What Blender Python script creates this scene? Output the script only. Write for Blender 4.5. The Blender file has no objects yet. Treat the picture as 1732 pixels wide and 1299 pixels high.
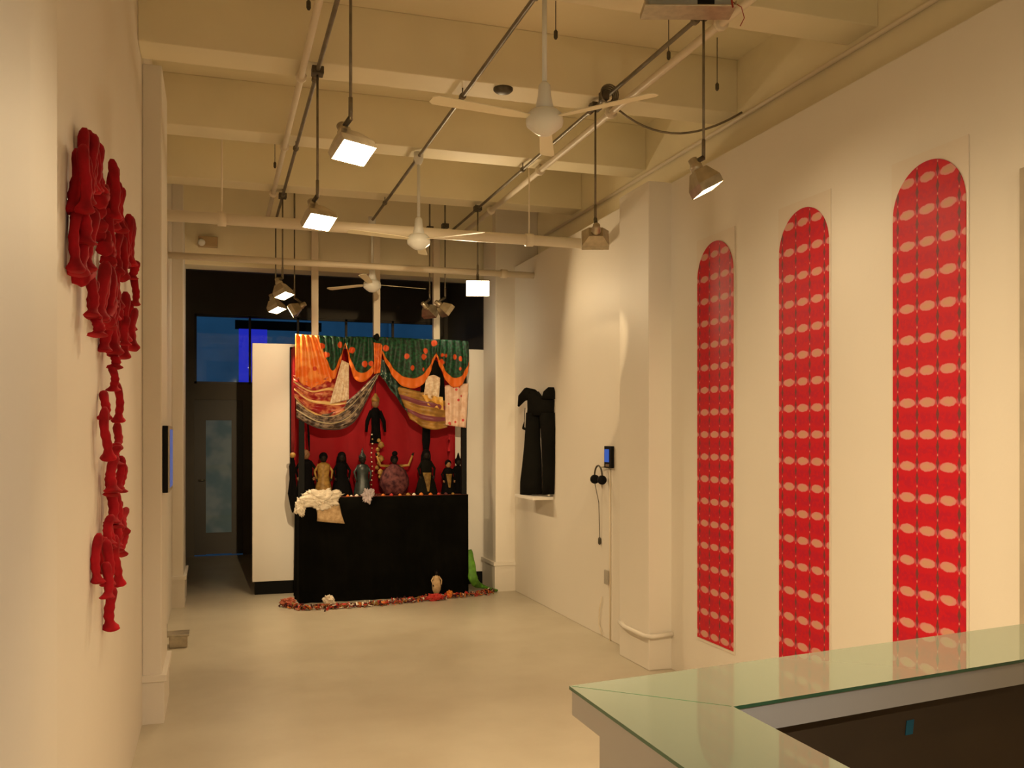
import bpy, bmesh, math, random
from mathutils import Vector, Matrix, noise
random.seed(7)
C = bpy.context.scene.collection
# ---------------------------------------------------------------- camera
F_PX = 1560.0; U0 = 866.0; V0 = 735.0; HC = 1.6
TH = math.atan(501.0 / F_PX)
cam_d = bpy.data.cameras.new('camera'); cam = bpy.data.objects.new('camera', cam_d); C.objects.link(cam)
cam.location = (0, 0, HC); cam.rotation_euler = (math.radians(90), 0, -TH)
cam_d.sensor_width = 36; cam_d.lens = 36 * F_PX / 1732; cam_d.shift_y = 85.5 / 1732
cam_d.clip_start = 0.05; cam_d.clip_end = 200
bpy.context.scene.camera = cam
# ---------------------------------------------------------------- world (dusk outside)
w = bpy.data.worlds.new('dusk'); bpy.context.scene.world = w; w.use_nodes = True
wb = w.node_tree.nodes['Background']; wb.inputs[0].default_value = (0.10, 0.30, 0.62, 1); wb.inputs[1].default_value = 0.28
vs = bpy.context.scene.view_settings
vs.view_transform = 'Standard'; vs.look = 'None'; vs.gamma = 1; vs.use_curve_mapping = False; vs.exposure = 0.62
LAMP_W = 8.0                       # watts of one lit flood head
WARM = (1.0, 0.74, 0.42)

# ---------------------------------------------------------------- measuring helpers: a sight line met with a plane of the room
Fd = Vector((math.sin(TH), math.cos(TH), 0)); Rd = Vector((math.cos(TH), -math.sin(TH), 0)); Zd = Vector((0, 0, 1))
def ray(u, v): return Fd + Rd * ((u - U0) / F_PX) + Zd * ((V0 - v) / F_PX)
def atY(u, v, Y): d = ray(u, v); return Vector((0, 0, HC)) + d * (Y / d.y)
def atX(u, v, X): d = ray(u, v); return Vector((0, 0, HC)) + d * (X / d.x)
def atZ(u, v, Z): d = ray(u, v); return Vector((0, 0, HC)) + d * ((Z - HC) / d.z)

# ---------------------------------------------------------------- materials
def nodes(name):
    m = bpy.data.materials.new(name); m.use_nodes = True
    nt = m.node_tree; return m, nt, nt.nodes['Principled BSDF']
def mat(name, col, rough=0.6, metal=0.0, var=0.08, scale=6.0, bump=0.0, bscale=None, spec=0.5, coat=0.0, sheen=0.0, col2=None):
    m, nt, b = nodes(name)
    b.inputs['Roughness'].default_value = rough; b.inputs['Metallic'].default_value = metal
    b.inputs['Specular IOR Level'].default_value = spec; b.inputs['Coat Weight'].default_value = coat
    b.inputs['Sheen Weight'].default_value = sheen
    tc = nt.nodes.new('ShaderNodeTexCoord'); n = nt.nodes.new('ShaderNodeTexNoise')
    n.inputs['Scale'].default_value = scale; n.inputs['Detail'].default_value = 4
    nt.links.new(tc.outputs['Object'], n.inputs['Vector'])
    r = nt.nodes.new('ShaderNodeValToRGB')
    c2 = col2 or tuple(min(1, c * (1 + var)) for c in col)
    c1 = tuple(c * (1 - var) for c in col) if col2 is None else col
    r.color_ramp.elements[0].position = 0.35; r.color_ramp.elements[1].position = 0.65
    r.color_ramp.elements[0].color = (*c1, 1); r.color_ramp.elements[1].color = (*c2, 1)
    nt.links.new(n.outputs['Fac'], r.inputs['Fac']); nt.links.new(r.outputs['Color'], b.inputs['Base Color'])
    if bump:
        n2 = nt.nodes.new('ShaderNodeTexNoise'); n2.inputs['Scale'].default_value = bscale or scale * 8
        nt.links.new(tc.outputs['Object'], n2.inputs['Vector'])
        bp = nt.nodes.new('ShaderNodeBump'); bp.inputs['Strength'].default_value = bump; bp.inputs['Distance'].default_value = 0.01
        nt.links.new(n2.outputs['Fac'], bp.inputs['Height']); nt.links.new(bp.outputs['Normal'], b.inputs['Normal'])
    return m
def emis(name, col, s):
    m, nt, b = nodes(name); b.inputs['Base Color'].default_value = (0.03, 0.03, 0.03, 1); b.inputs['Specular IOR Level'].default_value = 0.2
    b.inputs['Emission Color'].default_value = (*col, 1); b.inputs['Emission Strength'].default_value = s
    return m
def pane_mat(name, tint=(0.85, 0.95, 0.95), refl=0.06):
    m = bpy.data.materials.new(name); m.use_nodes = True; nt = m.node_tree
    nt.nodes.clear(); o = nt.nodes.new('ShaderNodeOutputMaterial'); t = nt.nodes.new('ShaderNodeBsdfTransparent')
    t.inputs[0].default_value = (*tint, 1); g = nt.nodes.new('ShaderNodeBsdfGlossy'); g.inputs['Roughness'].default_value = 0.02
    f = nt.nodes.new('ShaderNodeFresnel'); f.inputs[0].default_value = 1.45; mx = nt.nodes.new('ShaderNodeMixShader')
    nt.links.new(f.outputs[0], mx.inputs[0]); nt.links.new(t.outputs[0], mx.inputs[1]); nt.links.new(g.outputs[0], mx.inputs[2])
    nt.links.new(mx.outputs[0], o.inputs[0]); return m

M = {}
M['wall'] = mat('painted plaster', (0.80, 0.745, 0.66), 0.55, var=0.015, scale=1.2, bump=0.04, bscale=60)
M['ceil'] = mat('ceiling paint', (0.88, 0.80, 0.58), 0.6, var=0.06, scale=1.1, bump=0.08, bscale=20)
M['white'] = mat('white board paint', (0.84, 0.79, 0.72), 0.5, var=0.01, scale=2)
M['pipe'] = mat('white pipe paint', (0.84, 0.74, 0.58), 0.4, var=0.03, scale=4)
M['conduit'] = mat('grey galvanised conduit', (0.22, 0.19, 0.14), 0.45, metal=0.6, var=0.2, scale=9)
M['dmetal'] = mat('dark fixture metal', (0.10, 0.085, 0.06), 0.5, metal=0.5, var=0.2, scale=30)
M['smetal'] = mat('brushed fixture metal', (0.50, 0.44, 0.33), 0.32, metal=0.85, var=0.12, scale=25)
M['black'] = mat('black plastic', (0.005, 0.005, 0.005), 0.6, spec=0.15, var=0.1)
M['blackcloth'] = mat('black cloth', (0.006, 0.0055, 0.004), 0.95, var=0.3, scale=3, spec=0.1)
M['fan'] = mat('fan enamel', (0.82, 0.82, 0.78), 0.35, var=0.01)
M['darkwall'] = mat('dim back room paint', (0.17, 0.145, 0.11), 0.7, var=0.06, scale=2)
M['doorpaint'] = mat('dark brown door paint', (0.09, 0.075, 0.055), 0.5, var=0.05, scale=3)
M['pane'] = pane_mat('clear pane')
def reflection_pane():  # mottled teal mixed into the glass stands for the gallery's reflection
    m = pane_mat('door pane with painted reflection', (0.80, 0.95, 0.95)); nt = m.node_tree; o = nt.nodes['Material Output']; src = o.inputs[0].links[0].from_socket
    tc = nt.nodes.new('ShaderNodeTexCoord'); n = nt.nodes.new('ShaderNodeTexNoise'); n.inputs['Scale'].default_value = 3.5; nt.links.new(tc.outputs['Object'], n.inputs['Vector'])
    d = nt.nodes.new('ShaderNodeBsdfDiffuse'); nt.links.new(mixc(nt, ramp(nt, n.outputs['Fac'], 0.35, 0.65), (0.30, 0.42, 0.40), (0.55, 0.62, 0.58)), d.inputs[0])
    x = nt.nodes.new('ShaderNodeMixShader'); x.inputs[0].default_value = 0.55; nt.links.new(src, x.inputs[1]); nt.links.new(d.outputs[0], x.inputs[2]); nt.links.new(x.outputs[0], o.inputs[0]); return m
M['plum'] = mat('plum fabric', (0.035, 0.006, 0.012), 0.7, scale=24, col2=(0.16, 0.05, 0.05), spec=0.2)
M['gold'] = mat('gold cloth', (0.20, 0.10, 0.015), 0.55, scale=25, col2=(0.42, 0.24, 0.05))
M['skin'] = mat('painted doll skin', (0.26, 0.13, 0.055), 0.5, var=0.15, scale=20)
M['darkskin'] = mat('dark wooden doll skin', (0.012, 0.007, 0.005), 0.6, var=0.2, scale=20, spec=0.2)
M['hair'] = mat('black hair', (0.004, 0.0035, 0.004), 0.9, spec=0.08, var=0.2, scale=60)
M['greyrobe'] = mat('grey green satin', (0.018, 0.027, 0.026), 0.4, var=0.5, scale=22)
M['cream'] = mat('cream lace cloth', (0.80, 0.70, 0.56), 0.8, var=0.1, scale=30, bump=0.3, bscale=80)
M['sack'] = mat('tan woven cloth', (0.42, 0.27, 0.13), 0.8, scale=28, col2=(0.60, 0.42, 0.24), bump=0.3, bscale=90)
M['red'] = mat('red flocked horn', (0.40, 0.004, 0.012), 0.8, spec=0.25, var=0.35, scale=14)
M['redcloth'] = mat('crimson cloth', (0.58, 0.004, 0.016), 0.7, var=0.12, scale=2.2)
M['greencloth'] = mat('bright green cloth', (0.10, 0.28, 0.02), 0.6, var=0.3, scale=15)
M['bluescreen'] = emis('blue player screen', (0.02, 0.10, 0.45), 0.55)
M['tape'] = mat('blue tape', (0.01, 0.16, 0.26), 0.6, var=0.1)
M['counterw'] = mat('white laminate', (0.62, 0.60, 0.57), 0.4, var=0.01)
M['desk_in'] = mat('dark brown desk board', (0.085, 0.055, 0.028), 0.6, var=0.08, scale=5)
M['mount'] = mat('pale mounting sheet', (0.78, 0.70, 0.60), 0.35, var=0.01)
M['outside_wall'] = mat('dusk street facade', (0.35, 0.42, 0.46), 0.8, var=0.12, scale=1.5)
M['pavement'] = mat('pavement', (0.30, 0.31, 0.30), 0.9, var=0.1, scale=4)

def floor_mat():
    m, nt, b = nodes('polished concrete floor')
    tc = nt.nodes.new('ShaderNodeTexCoord'); n = nt.nodes.new('ShaderNodeTexNoise'); n.inputs['Scale'].default_value = 0.9; n.inputs['Detail'].default_value = 8; n.inputs['Roughness'].default_value = 0.6
    nt.links.new(tc.outputs['Object'], n.inputs['Vector'])
    r = nt.nodes.new('ShaderNodeValToRGB'); r.color_ramp.elements[0].position = 0.3; r.color_ramp.elements[1].position = 0.72
    r.color_ramp.elements[0].color = (0.47, 0.41, 0.31, 1); r.color_ramp.elements[1].color = (0.60, 0.545, 0.43, 1)
    nt.links.new(n.outputs['Fac'], r.inputs['Fac']); nt.links.new(r.outputs['Color'], b.inputs['Base Color'])
    n2 = nt.nodes.new('ShaderNodeTexNoise'); n2.inputs['Scale'].default_value = 3; n2.inputs['Detail'].default_value = 5
    nt.links.new(tc.outputs['Object'], n2.inputs['Vector'])
    mr = nt.nodes.new('ShaderNodeMapRange'); mr.inputs['To Min'].default_value = 0.26; mr.inputs['To Max'].default_value = 0.46
    nt.links.new(n2.outputs['Fac'], mr.inputs['Value']); nt.links.new(mr.outputs['Result'], b.inputs['Roughness'])
    b.inputs['Specular IOR Level'].default_value = 0.4
    return m
M['floor'] = floor_mat()

def glass_top_mat():
    m = bpy.data.materials.new('pale green glass over white'); m.use_nodes = True; nt = m.node_tree; nt.nodes.clear()
    o = nt.nodes.new('ShaderNodeOutputMaterial'); d = nt.nodes.new('ShaderNodeBsdfDiffuse'); d.inputs[0].default_value = (0.155, 0.18, 0.14, 1)
    g = nt.nodes.new('ShaderNodeBsdfGlossy'); g.inputs['Roughness'].default_value = 0.0; g.inputs[0].default_value = (0.95, 1.0, 0.95, 1)
    f = nt.nodes.new('ShaderNodeFresnel'); f.inputs[0].default_value = 1.75; x = nt.nodes.new('ShaderNodeMixShader')
    nt.links.new(f.outputs[0], x.inputs[0]); nt.links.new(d.outputs[0], x.inputs[1]); nt.links.new(g.outputs[0], x.inputs[2]); nt.links.new(x.outputs[0], o.inputs[0])
    return m
M['glasstop'] = glass_top_mat()
M['glassedge'] = mat('green glass edge', (0.05, 0.16, 0.08), 0.15, var=0.1)

def math_n(nt, op, a, b=None, c=None):
    n = nt.nodes.new('ShaderNodeMath'); n.operation = op
    for i, x in enumerate((a, b, c)):
        if x is None: continue
        if isinstance(x, (int, float)): n.inputs[i].default_value = x
        else: nt.links.new(x, n.inputs[i])
    return n.outputs[0]
def mixc(nt, fac, a, b):
    n = nt.nodes.new('ShaderNodeMix'); n.data_type = 'RGBA'
    if isinstance(fac, (int, float)): n.inputs[0].default_value = fac
    else: nt.links.new(fac, n.inputs[0])
    for i, x in ((6, a), (7, b)):
        if isinstance(x, tuple): n.inputs[i].default_value = (*x, 1)
        else: nt.links.new(x, n.inputs[i])
    return n.outputs[2]
def ramp(nt, x, lo, hi):            # smooth 0..1
    n = nt.nodes.new('ShaderNodeMapRange'); n.interpolation_type = 'SMOOTHSTEP'
    nt.links.new(x, n.inputs[0]); n.inputs[1].default_value = lo; n.inputs[2].default_value = hi
    return n.outputs[0]
M['pane_refl'] = reflection_pane()
ROW = 0.1404; COLW = 0.1215
def print_mat():
    m, nt, b = nodes('red printed ovals')
    tc = nt.nodes.new('ShaderNodeTexCoord'); sp = nt.nodes.new('ShaderNodeSeparateXYZ'); nt.links.new(tc.outputs['Object'], sp.inputs[0])
    y = sp.outputs['Y']; z = sp.outputs['Z']
    # columns centred on y = -COLW, 0, COLW
    fy = math_n(nt, 'SUBTRACT', math_n(nt, 'FRACT', math_n(nt, 'ADD', math_n(nt, 'DIVIDE', y, COLW), 10.5)), 0.5)
    fz = math_n(nt, 'SUBTRACT', math_n(nt, 'FRACT', math_n(nt, 'ADD', math_n(nt, 'DIVIDE', z, ROW), 10.5)), 0.5)
    ay = math_n(nt, 'ABSOLUTE', fy); az = math_n(nt, 'ABSOLUTE', fz)
    noi = nt.nodes.new('ShaderNodeTexNoise'); noi.inputs['Scale'].default_value = 55; nt.links.new(tc.outputs['Object'], noi.inputs['Vector'])
    e = math_n(nt, 'ADD', math_n(nt, 'POWER', math_n(nt, 'DIVIDE', ay, 0.39), 2.0), math_n(nt, 'POWER', math_n(nt, 'DIVIDE', az, 0.155), 2.0))
    e = math_n(nt, 'ADD', e, math_n(nt, 'MULTIPLY', math_n(nt, 'SUBTRACT', noi.outputs['Fac'], 0.5), 0.7))
    oval = math_n(nt, 'SUBTRACT', 1.0, ramp(nt, e, 0.75, 1.15)); core = math_n(nt, 'SUBTRACT', 1.0, ramp(nt, e, 0.2, 0.6))
    band = math_n(nt, 'MULTIPLY', ramp(nt, az, 0.22, 0.42), ramp(nt, noi.outputs['Fac'], 0.35, 0.6))
    base = mixc(nt, math_n(nt, 'MULTIPLY', band, 0.6), (0.60, 0.006, 0.020), (0.44, 0.005, 0.036))
    # dark diamonds chained along the column seams
    dy = math_n(nt, 'SUBTRACT', 0.5, ay)
    dzz = math_n(nt, 'ABSOLUTE', math_n(nt, 'SUBTRACT', math_n(nt, 'FRACT', math_n(nt, 'ADD', math_n(nt, 'DIVIDE', z, ROW / 2), 10.25)), 0.5))
    dia = math_n(nt, 'ADD', math_n(nt, 'DIVIDE', dy, 0.085), math_n(nt, 'DIVIDE', dzz, 0.48))
    dm = math_n(nt, 'SUBTRACT', 1.0, ramp(nt, dia, 0.8, 1.1))
    seam = math_n(nt, 'SUBTRACT', 1.0, ramp(nt, dy, 0.015, 0.035))
    tip = math_n(nt, 'MULTIPLY', seam, ramp(nt, dzz, 0.40, 0.47))
    side = math_n(nt, 'MULTIPLY', math_n(nt, 'SUBTRACT', 1.0, ramp(nt, dy, 0.05, 0.16)), math_n(nt, 'SUBTRACT', 1.0, ramp(nt, az, 0.04, 0.12)))
    c = mixc(nt, math_n(nt, 'MULTIPLY', side, 0.45), base, (0.55, 0.18, 0.25))
    c = mixc(nt, math_n(nt, 'MULTIPLY', oval, 0.9), c, (0.70, 0.30, 0.27)); c = mixc(nt, math_n(nt, 'MULTIPLY', core, 0.8), c, (0.62, 0.33, 0.20))
    c = mixc(nt, math_n(nt, 'MULTIPLY', dm, 0.85), c, (0.13, 0.045, 0.04)); c = mixc(nt, math_n(nt, 'MULTIPLY', tip, 0.7), c, (0.75, 0.40, 0.30))
    nt.links.new(c, b.inputs['Base Color']); b.inputs['Roughness'].default_value = 0.5; b.inputs['Specular IOR Level'].default_value = 0.3
    return m
M['print'] = print_mat()

def drape_mat(name, body, body2, border=None, bt=0.84, spots=None, scale=14, rough=0.45, stripes=None):
    """cloth by UV: mottled body, border along the hem, spots"""
    m, nt, b = nodes(name)
    uv = nt.nodes.new('ShaderNodeTexCoord'); sp = nt.nodes.new('ShaderNodeSeparateXYZ'); nt.links.new(uv.outputs['UV'], sp.inputs[0])
    n = nt.nodes.new('ShaderNodeTexNoise'); n.inputs['Scale'].default_value = scale; n.inputs['Detail'].default_value = 5
    nt.links.new(uv.outputs['Object'], n.inputs['Vector'])
    c = mixc(nt, ramp(nt, n.outputs['Fac'], 0.42, 0.62), body, body2)
    if spots:
        vo = nt.nodes.new('ShaderNodeTexVoronoi'); vo.inputs['Scale'].default_value = spots[1]; nt.links.new(uv.outputs['Object'], vo.inputs['Vector'])
        c = mixc(nt, math_n(nt, 'SUBTRACT', 1.0, ramp(nt, vo.outputs['Distance'], spots[2], spots[2] + 0.06)), c, spots[0])
    if stripes:
        f = math_n(nt, 'FRACT', math_n(nt, 'MULTIPLY', sp.outputs['Y'], stripes[1]))
        c = mixc(nt, math_n(nt, 'GREATER_THAN', f, stripes[2]), c, stripes[0])
    if border:
        c = mixc(nt, ramp(nt, sp.outputs['Y'], bt - 0.01, bt + 0.01), c, border)
    nt.links.new(c, b.inputs['Base Color']); b.inputs['Roughness'].default_value = rough
    return m
ORANGE = (0.80, 0.17, 0.012)
M['d_orange'] = drape_mat('orange sari silk', (0.82, 0.16, 0.012), (0.90, 0.30, 0.06), spots=((0.60, 0.04, 0.01), 9, 0.16))
M['d_green'] = drape_mat('green sari silk with orange hem', (0.003, 0.022, 0.009), (0.006, 0.085, 0.032), border=ORANGE, bt=0.80, spots=((0.70, 0.08, 0.01), 8.0, 0.22), scale=40, rough=0.55)
M['d_redgold'] = drape_mat('red and gold brocade', (0.34, 0.012, 0.016), (0.70, 0.24, 0.11), scale=15, rough=0.3, stripes=((0.86, 0.56, 0.22), 3.0, 0.80))
M['d_brown'] = drape_mat('dusky patterned brocade', (0.04, 0.02, 0.015), (0.34, 0.24, 0.17), scale=22, stripes=((0.62, 0.52, 0.34), 3.0, 0.86), border=(0.05, 0.02, 0.015), bt=0.93)
M['d_lace'] = drape_mat('cream and gold lace', (0.70, 0.50, 0.33), (0.86, 0.70, 0.52), scale=40)
M['d_dark'] = drape_mat('dark green print', (0.006, 0.016, 0.009), (0.02, 0.07, 0.05), scale=30, spots=((0.30, 0.36, 0.28), 26, 0.13))
M['d_ochre'] = drape_mat('ochre and plum silk', (0.30, 0.15, 0.03), (0.46, 0.24, 0.05), scale=12, stripes=((0.22, 0.05, 0.07), 2.6, 0.66))
M['d_floral'] = drape_mat('pink floral lace', (0.72, 0.46, 0.32), (0.82, 0.58, 0.44), scale=20, spots=((0.62, 0.05, 0.05), 17, 0.20))
M['d_yellow'] = drape_mat('yellow silk', (0.75, 0.38, 0.06), (0.85, 0.52, 0.14), scale=18)

# ---------------------------------------------------------------- mesh helpers
def obj(name, bm, m, parent=None, smooth=False, loc=None):
    me = bpy.data.meshes.new(name); bmesh.ops.recalc_face_normals(bm, faces=bm.faces); bm.to_mesh(me); bm.free()
    for mm in (m if isinstance(m, (list, tuple)) else [m]): me.materials.append(mm)
    if smooth:
        for p in me.polygons: p.use_smooth = True
    o = bpy.data.objects.new(name, me); C.objects.link(o)
    if parent: o.parent = parent
    if loc is not None: o.location = loc
    return o
def thing(name, label, cat, loc=(0, 0, 0), rz=0, group=None):
    o = bpy.data.objects.new(name, None); C.objects.link(o); o.empty_display_size = 0.05
    o.location = loc; o.rotation_euler = (0, 0, rz); o['label'] = label; o['category'] = cat
    if group: o['group'] = group
    return o
def tag(o, label, cat, group=None, kind=None):
    o['label'] = label; o['category'] = cat
    if group: o['group'] = group
    if kind: o['kind'] = kind
    return o
def struct(name, bm, m, parent=None, smooth=False):
    o = obj(name, bm, m, parent, smooth)
    if not parent: o['kind'] = 'structure'
    return o
def box(bm, a, b, bev=0.0, mi=0):
    a = Vector(a); b = Vector(b); c = (a + b) / 2; s = b - a
    r = bmesh.ops.create_cube(bm, size=1, matrix=Matrix.Translation(c) @ Matrix.Diagonal((abs(s.x), abs(s.y), abs(s.z), 1)))
    fs = list({f for v in r['verts'] for f in v.link_faces})
    for f in fs: f.material_index = mi
    if bev:
        es = list({e for v in r['verts'] for e in v.link_edges})
        bmesh.ops.bevel(bm, geom=es, offset=bev, segments=2, affect='EDGES', profile=0.6)
    return bm
def tube(bm, pts, r, n=12, cap=True, mi=0):
    pts = [Vector(p) for p in pts]; rs = r if isinstance(r, (list, tuple)) else [r] * len(pts)
    rings = []; prev = None
    for i, p in enumerate(pts):
        t = (pts[min(i + 1, len(pts) - 1)] - pts[max(i - 1, 0)]).normalized()
        if prev is None: a = t.orthogonal().normalized()
        else: a = (prev - t * prev.dot(t)).normalized()
        prev = a; b = t.cross(a)
        rings.append([bm.verts.new(p + (a * math.cos(2 * math.pi * k / n) + b * math.sin(2 * math.pi * k / n)) * rs[i]) for k in range(n)])
    for q in range(len(rings) - 1):
        for k in range(n):
            f = bm.faces.new((rings[q][k], rings[q][(k + 1) % n], rings[q + 1][(k + 1) % n], rings[q + 1][k])); f.material_index = mi
    if cap:
        bm.faces.new(rings[0]).material_index = mi; bm.faces.new(rings[-1]).material_index = mi
    return bm
def lathe(bm, prof, n=20, c=(0, 0, 0), rot=None, sx=1.0, sy=1.0, wob=0.0, seed=0, mi=0):
    c = Vector(c); rings = []
    for (r, z) in prof:
        ring = []
        for k in range(n):
            a = 2 * math.pi * k / n
            rr = max(r, 1e-4) * (1 + wob * (noise.noise(Vector((math.cos(a) * 1.6, math.sin(a) * 1.6, z * 9 + seed))) + 0.4 * math.sin(a * 7 + seed)))
            p = Vector((rr * math.cos(a) * sx, rr * math.sin(a) * sy, z))
            if rot: p = rot @ p
            ring.append(bm.verts.new(c + p))
        rings.append(ring)
    for q in range(len(rings) - 1):
        for k in range(n):
            bm.faces.new((rings[q][k], rings[q][(k + 1) % n], rings[q + 1][(k + 1) % n], rings[q + 1][k])).material_index = mi
    bm.faces.new(rings[0]).material_index = mi; bm.faces.new(rings[-1]).material_index = mi
    return bm
def loft(bm, secs, n=20, wob=0.0, seed=0):
    rings = []
    for i, (c, ax, ay) in enumerate(secs):
        c = Vector(c); ax = Vector(ax); ay = Vector(ay); ring = []
        for k in range(n):
            a = 2 * math.pi * k / n; s = 1 + wob * math.sin(a * 5 + i * 0.7 + seed) + wob * 1.2 * noise.noise(Vector((math.cos(a) * 2, math.sin(a) * 2, i * 0.5 + seed)))
            ring.append(bm.verts.new(c + (ax * math.cos(a) + ay * math.sin(a)) * s))
        rings.append(ring)
    for q in range(len(rings) - 1):
        for k in range(n): bm.faces.new((rings[q][k], rings[q][(k + 1) % n], rings[q + 1][(k + 1) % n], rings[q + 1][k]))
    bm.faces.new(rings[0]); bm.faces.new(rings[-1]); return bm
def prism(bm, pts, z0, z1, mi=0):
    lo = [bm.verts.new((x, y, z0)) for x, y in pts]; hi = [bm.verts.new((x, y, z1)) for x, y in pts]; n = len(pts)
    for f in [bm.faces.new(lo), bm.faces.new(hi)] + [bm.faces.new((lo[i], lo[(i + 1) % n], hi[(i + 1) % n], hi[i])) for i in range(n)]: f.material_index = mi
    return bm
B = bmesh.new
XL, XR, XRR, XN = -0.387, 2.92, 3.17, 2.96
SOFF, SLAB = 3.65, 3.99
YBACK = 12.8
YREAR = -3.2

# ---------------------------------------------------------------- setting
bm = B(); box(bm, (XL - 0.3, YREAR, -0.1), (XRR + 0.2, YBACK, 0)); struct('floor', bm, M['floor'])
bm = B(); box(bm, (XL - 0.3, YREAR, SLAB), (XRR + 0.2, YBACK, SLAB + 0.12)); struct('ceiling', bm, M['ceil'])
for i in range(-5, 4):
    y = 5.165 + 1.315 * i
    if y < YREAR: continue
    bm = B(); box(bm, (XL, y, SOFF), (XRR, y + 0.24, SLAB), 0.006); o = struct('trim_1', bm, M['ceil']) if i == -5 else struct('trim_%d' % (i + 6), bm, M['ceil'])
# left wall
bm = B(); box(bm, (XL - 0.2, YREAR, 0), (XL, 9.8, SLAB)); struct('wall_left', bm, M['wall'])
def pilaster(name, x0, x1, y0, y1, z1, plinth, d=0.012, ph=0.27, side=1):
    bm = B(); box(bm, (x0, y0, 0), (x1, y1, z1), 0.008)
    o = struct(name, bm, M['wall'])
    if plinth:
        bm = B()
        ring = [(x0 - (d if side < 0 else 0), y0 - d), (x1 + (d if side > 0 else 0), y0 - d), (x1 + (d if side > 0 else 0), y1), (x0 - (d if side < 0 else 0), y1)]
        prism(bm, ring, 0.0, ph - 0.035)
        e = 0.014
        ring2 = [(x0 - (d + e if side < 0 else 0), y0 - d - e), (x1 + (d + e if side > 0 else 0), y0 - d - e), (x1 + (d + e if side > 0 else 0), y1), (x0 - (d + e if side < 0 else 0), y1)]
        prism(bm, ring2, ph - 0.035, ph)
        obj('plinth', bm, M['wall'], o)
    return o
pilaster('wall_left_pilaster', XL, -0.285, 5.47, 6.05, SOFF, True)
pilaster('wall_left_end_pilaster', XL, -0.287, 9.08, 9.80, SLAB, True, ph=0.29)
# near left wall return with a canted corner
bm = B(); prism(bm, [(XL - 0.1, YREAR), (-0.262, YREAR), (-0.262, 1.52), (-0.312, 2.10), (XL - 0.1, 2.10)], 0, SLAB); struct('wall_left_near', bm, M['wall'])
# right: masonry wall, lining below, pilaster
bm = B(); box(bm, (XRR, YREAR, 0), (XRR + 0.2, YBACK, SLAB)); struct('wall_right', bm, M['ceil'])
bm = B(); box(bm, (XR, 6.1, 0), (XRR, 9.6, 3.32), 0.006); struct('wall_right_far_lining', bm, M['wall'])
bm = B(); box(bm, (XN, YREAR, 0), (XRR, 5.7, 3.32), 0.006); struct('wall_right_near_lining', bm, M['wall'])
pilaster('wall_right_pilaster', 2.79, XRR, 5.66, 6.14, 3.32, False)
o = bpy.data.objects['wall_right_pilaster']
bm = B(); tube(bm, [(2.80, 6.16, 0.235), (2.765, 6.0, 0.235), (2.765, 5.68, 0.235), (2.80, 5.635, 0.235), (2.955, 5.635, 0.245)], 0.016, 8); obj('skirting_rail', bm, M['wall'], o, True)
pilaster('wall_right_end_column', 2.715, XRR, 9.0, 9.45, SLAB, True, ph=0.30, side=-1)
# rear wall behind the viewer
bm = B(); box(bm, (XL - 0.2, YREAR - 0.15, 0), (XRR, YREAR, SLAB)); struct('wall_rear', bm, M['wall'])
# header over the far opening
bm = B(); box(bm, (XL, 9.52, 3.26), (XRR, 9.80, SLAB), 0.006); struct('wall_header', bm, M['ceil'])
# back room
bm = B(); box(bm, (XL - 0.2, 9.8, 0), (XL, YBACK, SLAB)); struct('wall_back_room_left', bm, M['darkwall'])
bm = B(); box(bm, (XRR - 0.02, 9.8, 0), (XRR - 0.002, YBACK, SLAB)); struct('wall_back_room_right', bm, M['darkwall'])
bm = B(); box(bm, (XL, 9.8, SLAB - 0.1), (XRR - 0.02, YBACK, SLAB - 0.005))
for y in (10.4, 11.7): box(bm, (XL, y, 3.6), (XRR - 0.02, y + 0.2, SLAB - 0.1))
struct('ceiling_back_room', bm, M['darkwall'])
# back wall with door opening and transom
zt0, zt1 = 2.27, 3.19; dx0, dx1 = -0.27, 0.345; dz = 2.06; T = 0.14
bm = B()
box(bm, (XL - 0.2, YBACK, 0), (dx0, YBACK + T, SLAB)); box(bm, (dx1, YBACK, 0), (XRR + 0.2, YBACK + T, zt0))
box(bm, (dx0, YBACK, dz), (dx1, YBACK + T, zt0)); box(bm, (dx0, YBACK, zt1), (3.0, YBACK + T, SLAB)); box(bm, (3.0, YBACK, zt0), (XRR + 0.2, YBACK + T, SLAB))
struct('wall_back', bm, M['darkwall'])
bm = B()
for x in (dx0, 0.42, 1.05, 1.70, 2.35, 2.97): box(bm, (x, YBACK + 0.02, zt0), (x + 0.03, YBACK + 0.08, zt1))
box(bm, (dx0, YBACK + 0.02, zt0), (3.0, YBACK + 0.08, zt0 + 0.03)); box(bm, (dx0, YBACK + 0.02, zt1 - 0.03), (3.0, YBACK + 0.08, zt1))
w1 = struct('window_1', bm, M['doorpaint'])
bm = B(); box(bm, (dx0, YBACK + 0.045, zt0), (3.0, YBACK + 0.051, zt1)); obj('pane', bm, M['pane'], w1)
gx0, gz0, gx1, gz1 = -0.125, 0.30, 0.20, 1.79
bm = B()
for a, b_ in (((dx0, 0.012), (gx0, dz)), ((gx1, 0.012), (dx1, dz)), ((gx0, 0.02), (gx1, gz0)), ((gx0, gz1), (gx1, dz))):
    box(bm, (a[0], YBACK + 0.03, a[1]), (b_[0], YBACK + 0.075, b_[1]))
d1 = struct('door_1', bm, M['doorpaint'])
bm = B(); box(bm, (gx0, YBACK + 0.05, gz0), (gx1, YBACK + 0.056, gz1)); obj('pane', bm, M['pane_refl'], d1)
bm = B(); tube(bm, [(dx0 + 0.06, YBACK + 0.03, 1.0), (dx0 + 0.06, YBACK - 0.03, 1.0), (dx0 + 0.14, YBACK - 0.03, 1.0)], 0.01); obj('door_handle', bm, M['smetal'], d1, True)
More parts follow.
